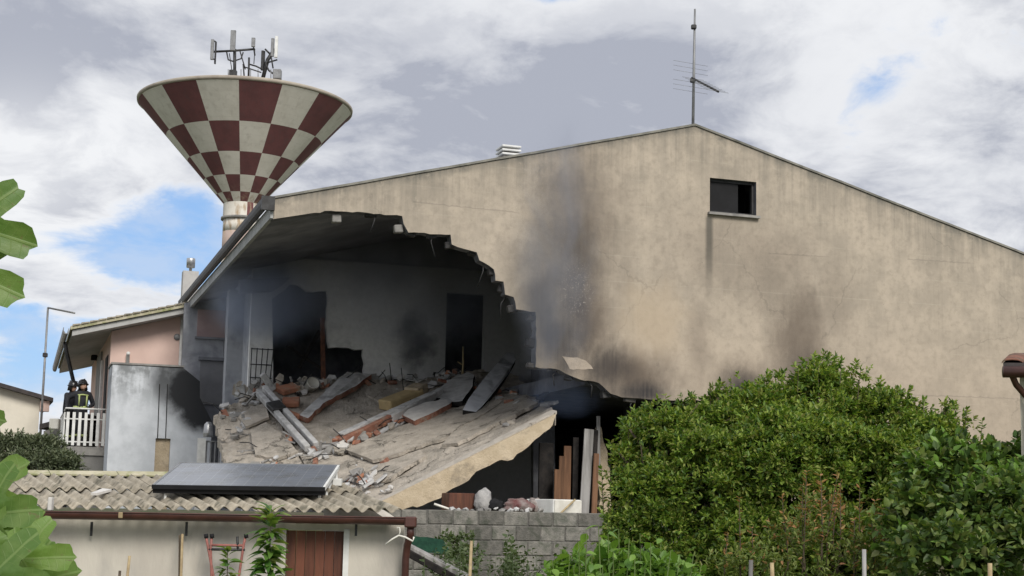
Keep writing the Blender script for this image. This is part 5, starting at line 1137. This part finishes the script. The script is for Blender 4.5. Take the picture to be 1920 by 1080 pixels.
# ------------------------------------------------------------------ vegetation
def unit(a): return a/np.maximum(np.linalg.norm(a, axis=1, keepdims=True), 1e-9)
def leaf_mesh(name, P, D, L, Wd, mats, parent, fold=.35, midx=None, droop=.15):
    """many folded six-point leaves: P base, D direction, L length, Wd half width"""
    n = len(P); D = unit(D); r = RNG.normal(size=(n, 3)); upv = np.tile(np.array([[0, 0, 1.]]), (n, 1))+r*.55
    S = unit(np.cross(D, upv)); N = np.cross(S, D)
    L = L[:, None]; Wd = Wd[:, None]
    T = D*L-N*L*droop
    pts = [P, P+D*L*.33+S*Wd+N*Wd*fold, P+D*L*.7+S*Wd*.72+N*Wd*fold*.5-N*L*droop*.5, P+T, P+D*L*.7-S*Wd*.72+N*Wd*fold*.5-N*L*droop*.5, P+D*L*.33-S*Wd+N*Wd*fold]
    V = np.stack(pts, 1).reshape(-1, 3)
    base = np.arange(n)[:, None]*6
    F = np.concatenate([base+np.array([[0, 1, 2, 3]]), base+np.array([[0, 3, 4, 5]])], 1).reshape(-1, 4)
    me = bpy.data.meshes.new(name); me.vertices.add(len(V)); me.vertices.foreach_set('co', V.astype(np.float32).ravel())
    me.loops.add(F.size); me.loops.foreach_set('vertex_index', F.astype(np.int32).ravel())
    me.polygons.add(len(F)); me.polygons.foreach_set('loop_start', np.arange(0, F.size, 4, dtype=np.int32))
    for m in mats: me.materials.append(m)
    if midx is not None: me.polygons.foreach_set('material_index', np.repeat(midx, 2).astype(np.int32))
    me.update(calc_edges=True); me.validate()
    ob = bpy.data.objects.new(name, me); COL.objects.link(ob); ob.parent = parent; return ob
def rand_dirs(n): v = RNG.normal(size=(n, 3)); return unit(v)
def crown(lobes, per_m2, nleaf, L, aspect, spike=.12, inner=.35, up=.35, lvar=.3, clump=0.):
    """twigs spread over overlapping lobes, each with a rosette of leaves"""
    if clump:
        sub = []; q = random.Random(len(lobes))
        for c, r, *d in lobes:
            n_ = int(26*(r/.6)**1.2*clump)
            for _ in range(n_):
                v = Vector((q.gauss(0, 1), q.gauss(0, 1), q.gauss(0, 1))).normalized(); v.z = abs(v.z) if v.z < -.6 else v.z
                k = q.uniform(.68, .9); sr = r*q.uniform(.20, .36)
                sub.append((tuple(Vector(c)+Vector((v.x, v.y, v.z*.92))*r*k), sr, 1.35))
        lobes = [(c, r*.80, (d[0] if d else 1.)*.55) for c, r, *d in lobes]+sub
    C = np.array([l[0] for l in lobes]); R = np.array([l[1] for l in lobes]); SQ = np.array([l[2] if len(l) > 2 else 1. for l in lobes])
    PB, DB = [], []
    for i in range(len(lobes)):
        n = int(4*math.pi*R[i]**2*per_m2*SQ[i]); d = rand_dirs(n); d[:, 2] = np.where(d[:, 2] < -.55, -d[:, 2], d[:, 2])
        lump_ = np.array([noise.noise(Vector(q)*2.6+Vector((i*7., 0, 0))) for q in d])
        rr_ = R[i]*(1+.20*lump_-np.abs(RNG.normal(size=n))*.07+(RNG.random(n) < .10)*RNG.random(n)*spike)
        deep = RNG.random(n) < inner; rr_ = np.where(deep, rr_*(.55+.4*RNG.random(n)), rr_)
        keep = (lump_ > -.42) | (RNG.random(n) < .35)
        p = C[i]+d*rr_[:, None]*np.array([1, 1, .92])
        inside = np.zeros(n, bool)
        for j in range(len(lobes)):
            if j != i: inside |= np.linalg.norm((p-C[j])/np.array([1, 1, .92]), axis=1) < R[j]*(.72 if R[j] > .35 else .5)
        k = keep & ~inside; PB.append(p[k]); DB.append(d[k])
    P = np.concatenate(PB); D = np.concatenate(DB); n = len(P)
    tw = unit(D+np.array([0, 0, up])+RNG.normal(size=(n, 3))*.35)
    A = np.repeat(P, nleaf, 0); T = np.repeat(tw, nleaf, 0); m = len(A)
    k = np.tile(np.arange(nleaf)/nleaf, n)[:, None]
    side = unit(np.cross(T, RNG.normal(size=(m, 3))))
    LD = unit(T*(.25+.9*k)+side*(1.05-.55*k)); A = A+T*(L*1.5*k)
    ln = L*(1-lvar+2*lvar*RNG.random(m)); return A, LD, ln, ln*aspect
def limbs(base, targets, r0, mat='bark', seed=0):
    m = MB(); rr_ = random.Random(seed); base = Vector(base); fork = base+Vector((rr_.uniform(-.1, .1), 0, max(.3, min(t[2] for t in targets)*.4)))
    m.tube([base-Vector((0, 0, .05)), base.lerp(fork, .5)+Vector((rr_.uniform(-.05, .05), rr_.uniform(-.05, .05), 0)), fork], [r0*1.15, r0, r0*.85], 9)
    for t in targets:
        t = Vector(t); a = fork.lerp(t, .4)+Vector((rr_.uniform(-.15, .15), rr_.uniform(-.15, .15), .12)); m.tube([fork-Vector((0, 0, .04)), a, t], [r0*.6, r0*.4, r0*.12], 7)
        for k in range(3):
            b = a.lerp(t, rr_.uniform(0, .8)); e = b+Vector((rr_.uniform(-.5, .5), rr_.uniform(-.5, .5), rr_.uniform(.1, .5))); m.tube([b, e], [r0*.18, r0*.05], 5)
    return m
def bush(name, label, cat, spec, mats, per, nleaf, L, aspect, r0=.07, midf=None, **k):
    """spec: (px, py, radius px, distance[, density])"""
    lob = [(at(s[0], s[1], s[3]), s[2]/FPX*s[3], s[4] if len(s) > 4 else 1.) for s in spec]
    bx = sum(l[0].x for l in lob)/len(lob); by = sum(l[0].y for l in lob)/len(lob)
    root = thing(name, label, cat, (bx, by, 0)); o = Vector((bx, by, 0)); lo = [(tuple(l[0]-o), l[1], l[2]) for l in lob]
    A, D, ln, wd = crown(lo, per, nleaf, L, aspect, **k)
    ok = A[:, 2] > .15; A, D, ln, wd = A[ok], D[ok], ln[ok], wd[ok]
    mi = midf(A) if midf else None
    leaf_mesh('crown', A, D, ln, wd, mats, root, midx=mi)
    limbs((0, 0, 0), [l[0] for l in lo], r0).build('trunk', 'bark', root)
    return root
lm_dark = leafmat('leaf_evergreen', [(.045, .095, .015), (.09, .165, .024), (.17, .26, .04), (.31, .40, .075), (.22, .21, .065)], .45, .36)
lm_right = leafmat('leaf_loquat', [(.042, .08, .022), (.065, .115, .03), (.10, .16, .04), (.19, .25, .06), (.12, .13, .05)], .45, .3)
lm_light = leafmat('leaf_light', [(.10, .20, .035), (.15, .27, .05), (.20, .32, .07)], .45, .35)
lm_pom = leafmat('leaf_pomegranate', [(.08, .125, .024), (.14, .19, .04), (.22, .25, .07)], .5, .3)
lm_red = leafmat('leaf_red_shoot', [(.36, .17, .085), (.40, .22, .10), (.30, .22, .08)], .5, .3)
lm_olive = leafmat('leaf_olive', [(.065, .085, .045), (.11, .135, .075), (.18, .20, .12)], .55, .15)
lm_weed = leafmat('leaf_weed', [(.06, .095, .035), (.09, .13, .05), (.13, .16, .08)], .6, .3)

bush('evergreen_bush', 'large dense dark green bush in front of the beige gable wall', 'bush',
     [(1262, 866, 98, 18.6), (1345, 842, 92, 18.9), (1228, 965, 90, 18.2), (1435, 815, 90, 19.), (1552, 782, 88, 19.2), (1500, 765, 40, 19.2), (1640, 828, 95, 19.), (1735, 855, 84, 18.8), (1540, 850, 100, 18.7), (1460, 860, 90, 18.6), (1455, 915, 80, 18.9, 3.), (1520, 915, 90, 18.9, 3.), (1500, 950, 80, 18.3, 2.), (1300, 900, 90, 18.8, 1.6), (1690, 900, 90, 18.5), (1320, 945, 130, 18.), (1465, 915, 130, 17.9), (1600, 935, 130, 17.9), (1240, 1060, 105, 17.8), (1400, 1070, 120, 17.5), (1580, 1070, 120, 17.4), (1745, 960, 100, 18.), (1552, 728, 38, 19.2), (1340, 770, 30, 19.), (1290, 762, 20, 18.8), (1345, 745, 22, 18.9), (1445, 726, 26, 19.), (1520, 700, 24, 19.2), (1562, 690, 22, 19.2), (1610, 715, 24, 19.1), (1690, 762, 26, 18.9), (1785, 778, 22, 18.8), (1815, 800, 18, 18.7), (1180, 805, 18, 18.5), (1160, 850, 18, 18.4), (1225, 775, 18, 18.6)],
     [lm_dark], 112, 8, .060, .23, .11, spike=.8, clump=.9)
bush('broadleaf_tree', 'dark green broad leaved small tree at the lower right corner', 'tree',
     [(1800, 925, 90, 14.2), (1895, 905, 72, 14.4), (1730, 1000, 75, 14.0), (1850, 1010, 105, 13.6), (1775, 872, 42, 14.4), (1915, 970, 90, 13.6), (1840, 870, 30, 14.4), (1780, 1090, 100, 12.8), (1950, 1080, 100, 13.)],
     [lm_right, lm_light], 80, 6, .085, .32, .07, clump=.8, midf=lambda A: ((RNG.random(len(A)) < .10) | ((A[:, 2] > 2.55) & (RNG.random(len(A)) < .3))).astype(int), spike=.7, inner=.3)
bush('pomegranate_bush', 'loose bush with reddish young shoots before the evergreen bush', 'bush',
     [(1540, 985, 60, 15.0), (1500, 1050, 80, 14.6), (1420, 1085, 70, 14.5), (1640, 1030, 62, 14.8), (1610, 1090, 80, 14.4), (1350, 1080, 50, 14.7), (1690, 1080, 50, 14.5)],
     [lm_pom, lm_red], 60, 7, .055, .2, .04, clump=.5, midf=lambda A: (RNG.random(len(A)) < np.clip((A[:, 2]-1.75)*.55, .05, .5)).astype(int), spike=.5, inner=.3)
# young shoots of it
def shoots(name, label, spec, D, mats, L, asp, n_per=10, redtop=True):
    o = at(spec[0][0], 960, D); o.z = 0; root = thing(name, label, 'shoots', o); A, Dv, mi = [], [], []; st = MB(); rr_ = random.Random(3)
    for (x, y0, y1, wob) in spec:
        a = at(x, y0, D)-o; b = at(x+wob, y1, D+rr_.uniform(-.2, .2))-o; a.z = max(a.z-.7, .0); mid = a.lerp(b, .55)+Vector((rr_.uniform(-.05, .05), rr_.uniform(-.1, .1), 0)); st.tube([a, mid, b], [.010, .007, .003], 5)
        for k in np.linspace(.35, 1, 26):
            p = (a.lerp(mid, k/.55) if k < .55 else mid.lerp(b, (k-.55)/.45))
            for s in (-1, 1):
                d = Vector((rr_.uniform(-1, 1), rr_.uniform(-1, 1), .5)).normalized(); A.append(tuple(p)); Dv.append(tuple(d)); mi.append(1 if redtop and rr_.random() < (k-.35)*1.2 else 0)
    n = len(A); ln = L*(.7+.6*RNG.random(n)); leaf_mesh('crown', np.array(A), np.array(Dv), ln, ln*asp, mats, root, midx=np.array(mi)); st.build('stem', 'bark', root); return root
shoots('pomegranate_shoots', 'upright thin shoots with orange-red tips rising from the loose bush', [(1500, 1000, 885, 12), (1530, 1000, 892, 8), (1550, 1010, 893, 20), (1562, 1010, 905, 14), (1590, 1010, 915, 22), (1515, 1000, 910, -10), (1480, 1010, 930, -14), (1540, 1000, 905, 0), (1575, 1000, 925, -6)], 14.6, [lm_pom, lm_red], .06, .17)
shoots('pomegranate_shoots', 'shorter reddish shoots beside the tallest grey stake', [(1630, 1050, 940, 10), (1650, 1050, 955, 6), (1665, 1050, 945, 16), (1680, 1060, 960, 14), (1640, 1050, 965, -8), (1610, 1050, 975, -8), (1700, 1060, 985, 12), (1660, 1060, 975, 0)], 14.4, [lm_pom, lm_red], .06, .17)
shoots('pomegranate_shoots', 'thin sparse reddish shoot left of the loose bush', [(1388, 1040, 935, -2), (1400, 1050, 990, 10), (1372, 1060, 1000, -8)], 14.6, [lm_pom, lm_red], .055, .16)
bush('grey_bush', 'grey-green bush behind the shed roof at the left', 'bush', [(30, 862, 42, 30), (75, 868, 46, 30), (112, 885, 34, 29.5), (-15, 870, 50, 30), (60, 900, 50, 29.5), (5, 905, 45, 29.5), (100, 915, 35, 29.5)],
     [lm_olive], 190, 8, .085, .16, .06, spike=.5)
shoots('bush_shoots', 'loose upright twigs standing out of the top of the large evergreen bush', [(x, y+90, y, w) for x, y, w in ((1185, 795, -8), (1215, 772, -5), (1258, 742, -10), (1300, 745, 4), (1338, 728, -6), (1385, 742, 8), (1428, 712, -4), (1462, 708, 6), (1505, 690, -8), (1538, 674, -4), (1572, 672, 6), (1604, 690, 10), (1640, 712, 12), (1676, 738, 8), (1722, 752, 10), (1768, 752, 6), (1800, 768, 12), (1828, 790, 14), (1155, 830, -10), (1140, 880, -12))], 18.7, [lm_dark, lm_dark], .075, .22, redtop=False)
# weeds before the block wall
o = at(940, 960, 20.5); o.z = 0
wr = MB(); A, Dv = [], []; rr_ = random.Random(8)
for i in range(190):
    x = rr_.choice([rr_.uniform(790, 1120), rr_.uniform(930, 1100), rr_.gauss(860, 20), rr_.gauss(955, 14)]); yt = 1025+rr_.uniform(0, 70)-(30 if abs(x-958) < 10 else 0)-(14 if abs(x-850) < 25 else 0); D = rr_.uniform(20., 22.); t = at(x, yt, D)-o; b = Vector((t.x+rr_.uniform(-.12, .12), t.y, 0)); wr.tube([b, b.lerp(t, .6)+Vector((rr_.uniform(-.04, .04), 0, 0)), t], [.006, .005, .002], 4)
    for k in np.linspace(.45, 1, 16): A.append(tuple(b.lerp(t, k))); Dv.append((rr_.uniform(-1, 1), rr_.uniform(-1, 1), rr_.uniform(-.1, .8)))
n = len(A); ln = .075*(.6+.8*RNG.random(n))
wroot = wr.build('weed_stems', lm_weed, None, origin=(0, 0, 0)); wroot.location = o; kind(wroot, 'stuff'); tag(wroot, 'wispy green weeds growing along the block wall foot', 'weeds')
wl = leaf_mesh('weed_leaves', np.array(A), np.array(Dv), ln, ln*.28, [lm_weed], wroot); kind(wl, 'stuff')
# grey-green creeper on the block wall's left part
bush('wall_creeper', 'small variegated creeper climbing the block wall behind the cane stake', 'creeper', [(840, 1030, 22, 22.8), (868, 1022, 18, 22.9), (880, 1045, 20, 22.7), (850, 1060, 26, 22.6)], [lm_weed], 110, 5, .06, .3, .015, spike=.5)

# ---- single leaves as parts
def leaf_part_mesh(name, L, w, mat, n=4, cup=.12, droop=.2):
    m = MB(); vs = []; prof_ = [0, .75, 1., .8, .35]
    for i in range(n+1):
        k = i/n; x = L*k; hw = w*(prof_[i] if n == 4 else math.sin(math.pi*k)); z = -droop*L*k*k
        vs += [(x, -hw, z+hw*cup*2), (x, 0, z), (x, hw, z+hw*cup*2)]
    vs.append((L*1.12, 0, -droop*L*1.25))
    fs = []
    for i in range(n): fs += [(i*3, i*3+3, i*3+4, i*3+1), (i*3+1, i*3+4, i*3+5, i*3+2)]
    k = n*3; fs += [(k, k+3, k+1), (k+1, k+3, k+2)]
    m.add(vs, fs, 0, True); me = bpy.data.meshes.new(name); me.from_pydata([tuple(v) for v in m.v], [], m.f); me.materials.append(mat); me.polygons.foreach_set('use_smooth', m.sm); return me
def place_leaf(me, parent, p, d, up=Vector((0, 0, 1)), s=1., roll=0., name='leaf'):
    ob = bpy.data.objects.new(name, me); COL.objects.link(ob); ob.parent = parent
    d = Vector(d).normalized(); y = Vector(up).cross(d); y = y.normalized() if y.length > 1e-4 else Vector((0, 1, 0)); z = d.cross(y)
    mt = Matrix((d, y, z)).transposed() @ Matrix.Rotation(roll, 3, 'X'); m4 = mt.to_4x4(); ob.matrix_local = Matrix.Translation(p) @ m4 @ Matrix.Scale(s, 4); return ob
lo_light = leafmat('leaf_light_single', [(.09, .19, .035), (.15, .27, .045), (.20, .33, .06), (.13, .23, .05)], .45, .35, 'object')
lo_peach = leafmat('leaf_peach_single', [(.05, .13, .025), (.09, .19, .035), (.16, .26, .05), (.26, .30, .09)], .45, .35, 'object')
# light green bush at the bottom centre
o = at(1170, 960, 12); o.z = 0
lb = thing('light_green_bush', 'light green leafy bush at the bottom centre before the dark bush', 'bush', o); mesh_l = leaf_part_mesh('leaf', .125, .046, lo_light); st = MB(); rr_ = random.Random(12); n = 0
tops = [(1035, 1050), (1050, 1030), (1068, 1040), (1085, 1015), (1100, 1000), (1122, 985), (1140, 1000), (1160, 992), (1180, 1010), (1200, 1000), (1220, 1018), (1240, 1010), (1258, 1032), (1275, 1045), (1300, 1040), (1315, 1060), (1110, 1040), (1150, 1035), (1190, 1040), (1230, 1050), (1075, 1060), (1130, 1060), (1170, 1062), (1210, 1065), (1060, 1075)]
for (x, y) in tops:
    D = 12+rr_.uniform(-.5, .5); t = at(x, y, D)-o; b = Vector((t.x*.6+rr_.uniform(-.1, .1), t.y*.5, 0)); mid = b.lerp(t, .6)+Vector((rr_.uniform(-.06, .06), 0, .05)); st.tube([b, mid, t], [.012, .008, .003], 5)
    for k in range(11):
        if n >= 290: break
        p = mid.lerp(t, k/10); a = rr_.uniform(0, 6.28); d = Vector((math.cos(a), math.sin(a)*1.0, rr_.uniform(-1.1, .35))); place_leaf(mesh_l, lb, p, d, s=rr_.uniform(.6, 1.25)*(1.1-.035*k), roll=rr_.uniform(-.6, .6)); n += 1
st.build('stem', pm('green_stem', (.10, .14, .04), (.07, .10, .03), 5, .7, .1), lb)
lob = [(tuple(at(x, y, 12.4)-o), r/FPX*12.4) for x, y, r in ((1090, 1100, 45), (1150, 1092, 50), (1215, 1100, 50), (1270, 1110, 40), (1040, 1115, 40))]
A, D, ln, wd = crown(lob, 120, 6, .075, .36, inner=.4); leaf_mesh('crown', A, D, ln, wd, [lm_light], lb)
# sapling before the shed door and its small neighbour
def sapling(name, label, px, ytop, D, hw_px, nl, L, w, seed):
    o = at(px, 960, D); o.z = 0; root = thing(name, label, 'sapling', o); me = leaf_part_mesh('leaf', L, w, lo_peach, droop=.35); rr_ = random.Random(seed); st = MB(); t = at(px, ytop, D)-o
    st.tube([(0, 0, 0), t*.5+Vector((.03, 0, 0)), t], [.018, .012, .004], 6); st.build('stem', 'bark', root)
    for i in range(nl):
        k = 1-(i/nl)**.9*.40; p = Vector((t.x*k, 0, t.z*k)); a = rr_.uniform(0, 6.28); sp_ = hw_px/FPX*D*rr_.uniform(0, .7)*(1.05-k)*2.0
        d = Vector((math.cos(a), math.sin(a), rr_.uniform(-.5, .7) if k < .93 else rr_.uniform(.3, 1.2))); place_leaf(me, root, p+Vector((math.cos(a)*sp_, math.sin(a)*sp_*.7, rr_.uniform(-.03, .05))), d, s=rr_.uniform(.7, 1.15), roll=rr_.uniform(-.7, .7))
    return root
sapling('peach_sapling', 'bright green peach sapling growing before the brown shed door', 507, 962, 15.5, 34, 170, .17, .038, 2)
sapling('peach_sapling', 'short leafy sapling between the legs of the red frame', 427, 1034, 15.7, 24, 80, .13, .03, 6)

# fig leaves at the left edge
def fig_mesh(L, seed):
    rr_ = random.Random(seed); lobes = [(0, 1.0, .47), (.98, .92, .42), (-.98, .92, .42), (1.95, .66, .42), (-1.95, .66, .42)]; out = []
    N = 72
    for i in range(N):
        a = -math.pi+2*math.pi*i/N; r = .5
        for la_, ll, lw in lobes:
            d = abs((a-la_+math.pi) % (2*math.pi)-math.pi); r = max(r, ll*math.exp(-(d/lw)**4*.8) if d < lw*1.8 else 0)
        r = r*(1+.03*math.sin(a*23+seed)+.02*rr_.uniform(-1, 1)); r *= .25+.75*min(1., (math.pi-abs(a))/.35) if math.pi-abs(a) < .35 else 1.
        out.append((a, r*L*.62))
    vs = [(0, 0, 0)]; K = 4
    for a, r in out:
        for k in range(1, K+1):
            q = r*k/K; x, y = q*math.cos(a), q*math.sin(a); vein = min(abs((a-l[0]+math.pi) % (2*math.pi)-math.pi) for l in lobes)
            z = .05*L*min(vein/.4, 1)*(q/(L*.4))-.22*q*q/L+.02*L*math.sin(q*22/L+a*3+seed)*(k/K); vs.append((x, y, z))
    fs = []
    for i in range(N):
        j = (i+1) % N; fs.append((0, 1+i*K, 1+j*K))
        for k in range(K-1): fs.append((1+i*K+k, 1+i*K+k+1, 1+j*K+k+1, 1+j*K+k))
    me = bpy.data.meshes.new('leaf'); me.from_pydata(vs, [], fs); me.polygons.foreach_set('use_smooth', [True]*len(fs)); me.materials.append(M['fig_leaf']); return me
def fig_material():
    m, g = newmat('fig_leaf'); oc = g.n('ShaderNodeTexCoord').outputs['Object']; x, y, z = g.xyz(oc); a = g.m('ARCTAN2', y, x); rnd = g.n('ShaderNodeObjectInfo').outputs['Random']
    r = g.m('SQRT', g.m('ADD', g.m('MULTIPLY', x, x), g.m('MULTIPLY', y, y)))
    col = g.mix(rnd, (.15, .25, .05), (.09, .17, .035)); col = g.mix(g.m('MULTIPLY', g.rng(g.noise(oc, 14, 4), .4, .7), .5), col, (.20, .27, .085))
    col = g.mix(g.m('MULTIPLY', g.rng(g.noise(oc, 45, 3, .6), .66, .72), .6), col, (.16, .13, .06))
    v = None
    for c in (0, .98, -.98, 1.95, -1.95):
        d = g.m('MULTIPLY', g.m('ABSOLUTE', g.m('SUBTRACT', a, c)), r); q = g.rng(d, .004, .0015); v = q if v is None else g.m('MAXIMUM', v, q)
        d2 = g.m('ABSOLUTE', g.m('SUBTRACT', a, c)); s_ = g.m('ABSOLUTE', g.m('SUBTRACT', g.m('FRACT', g.m('MULTIPLY', g.m('SUBTRACT', r, g.m('MULTIPLY', d2, .05)), 42.)), .5)); v = g.m('MAXIMUM', v, g.m('MULTIPLY', g.m('MULTIPLY', g.rng(s_, .44, .5), g.rng(d2, .42, .3)), .45))
    col = g.mix(g.m('MULTIPLY', v, .6), col, (.22, .30, .11))
    g.put(g.b.inputs['Base Color'], col); g.b.inputs['Roughness'].default_value = .5; bump(g, g.m('ADD', g.noise(oc, 60, 4), v), .35, .004)
    t = g.n('ShaderNodeBsdfTranslucent'); g.put(t.inputs[0], g.mix(1., col, (1.5, 1.5, .6), 'MULTIPLY')); mx = g.n('ShaderNodeMixShader'); mx.inputs[0].default_value = .3
    g.nt.links.new(g.b.outputs[0], mx.inputs[1]); g.nt.links.new(t.outputs[0], mx.inputs[2]); g.nt.links.new(mx.outputs[0], g.out.inputs[0]); return m
M['fig_leaf'] = fig_material()
figm = [fig_mesh(.24, s) for s in (1, 2, 3)]
FD_ = 4.2; fo = at(-170, 960, FD_); fo.z = 0
fig = thing('fig_tree', 'fig tree with big lobed green leaves at the left edge, close by', 'tree', fo)
st = MB(); st.tube([(0, 0, 0), (-.03, .05, 1.0), (.02, .0, 2.0), (.0, .05, 3.2)], [.07, .055, .04, .02], 9); st.build('trunk', 'bark', fig)
# (px, py of leaf base, distance, tip direction in the picture (degrees, 0 = right, 90 = up), size, tilt towards viewer)
figl = [(-62, 420, 3.7, -18, 1.15, .9), (-75, 505, 3.75, -22, 1.15, .9), (-30, 965, 4.1, 8, 1.15, .85), (-40, 915, 4.25, 30, 1.0, .6), (42, 1048, 4.0, 4, .92, .8), (-20, 1085, 3.9, -5, 1.2, .8), (-45, 1020, 4.05, -20, 1.2, .7), (-62, 775, 4.3, -10, .75, .85), (-70, 850, 4.3, 15, .75, .8), (0, 1005, 4.3, 30, .9, .7), (50, 1100, 4.1, 20, 1.0, .7), (-75, 905, 4.1, -30, .9, .7)]
for i, (x, y, D, ang, s, tl) in enumerate(figl):
    p = at(x, y, D)-fo; t = rad(ang); d = (RT*math.cos(t)+UP*math.sin(t)-FW*(.25*(i % 3)-.1)).normalized(); upv = (-FW*tl+UP*(1-tl)+RT*.18*((i % 2)*2-1)).normalized()
    
    b = p-d*.10*s; lf = place_leaf(figm[i % 3], fig, p, d, upv, s, 0.)
    bk = Vector((0, 0, max(.3, p.z-.25))); q = MB(); q.tube([bk, bk.lerp(p, .6)+Vector((0, 0, .05)), p], [.012, .006, .004], 6); q.build('leaf_stalk', 'green_stem' if 'green_stem' in M else bpy.data.materials['green_stem'], fig)

# ------------------------------------------------------------------ thin smoke drifting out of the opening
def smoke(name, c, size, dens, label, col=(.62, .68, .80), scale=.9, seed=0., lo=.46, hi=.75):
    bm = bmesh.new(); bmesh.ops.create_icosphere(bm, subdivisions=3, radius=1.); m = MB(); R = Matrix.Rotation(PSI, 3, 'Z')
    m.add([R @ Vector((v.co.x*size[0], v.co.y*size[1], v.co.z*size[2])) for v in bm.verts], [[v.index for v in f.verts] for f in bm.faces]); bm.free()
    ob_m = bpy.data.materials.new(name); ob_m.use_nodes = True; g = G(ob_m.node_tree); out = g.n('ShaderNodeOutputMaterial'); pv_ = g.n('ShaderNodeVolumePrincipled'); g.nt.links.new(pv_.outputs[0], out.inputs['Volume'])
    oc = g.n('ShaderNodeTexCoord').outputs['Object']; loc = g.vm('MULTIPLY', oc, (1, 1, 1))
    # falloff to nothing at the surface
    ux = g.m('DIVIDE', g.vm('DOT_PRODUCT', oc, tuple(U3)), size[0]); vx = g.m('DIVIDE', g.vm('DOT_PRODUCT', oc, tuple(V3)), size[1]); zx = g.m('DIVIDE', g.xyz(oc)[2], size[2])
    r2 = g.m('ADD', g.m('ADD', g.m('MULTIPLY', ux, ux), g.m('MULTIPLY', vx, vx)), g.m('MULTIPLY', zx, zx))
    fall = g.rng(r2, .85, .05); n = g.noise(g.vm('ADD', g.scale(oc, (1.3, 1.3, .7)), (seed, seed, 0)), scale, 4, .6, .6)
    g.put(pv_.inputs['Density'], g.m('MULTIPLY', g.m('MULTIPLY', fall, g.rng(n, lo, hi)), dens)); pv_.inputs['Color'].default_value = c4(col); pv_.inputs['Anisotropy'].default_value = .1
    m.v = [v+Vector(c) for v in m.v]; o = m.build(name, ob_m, None, origin=c); kind(o, 'stuff'); tag(o, label, 'smoke'); return o
smoke('smoke', HW(HL(1045, 470, -.75)), (1.15, .55, 3.3), 2.0, 'thin blue-grey smoke rising against the gable wall', (.50, .55, .66), scale=.75, lo=.34)
smoke('smoke', HW(HL(500, 560, 6.0)), (1.6, 2.8, 1.3), .8, 'thin bluish smoke hanging under the left eave', (.66, .76, .95), scale=.5, seed=4., lo=.32)
smoke('smoke', HW(HL(1060, 735, .6)), (1.3, .6, .65), 1.0, 'thin bluish smoke in the ground floor opening', (.42, .55, .85), scale=.8, seed=9., lo=.38)
smoke('smoke', HW(HL(760, 520, 4.0)), (3.6, 3.2, 2.0), .28, 'faint smoke filling the burnt upper room', (.82, .87, .96), scale=.6, seed=13., lo=.22)
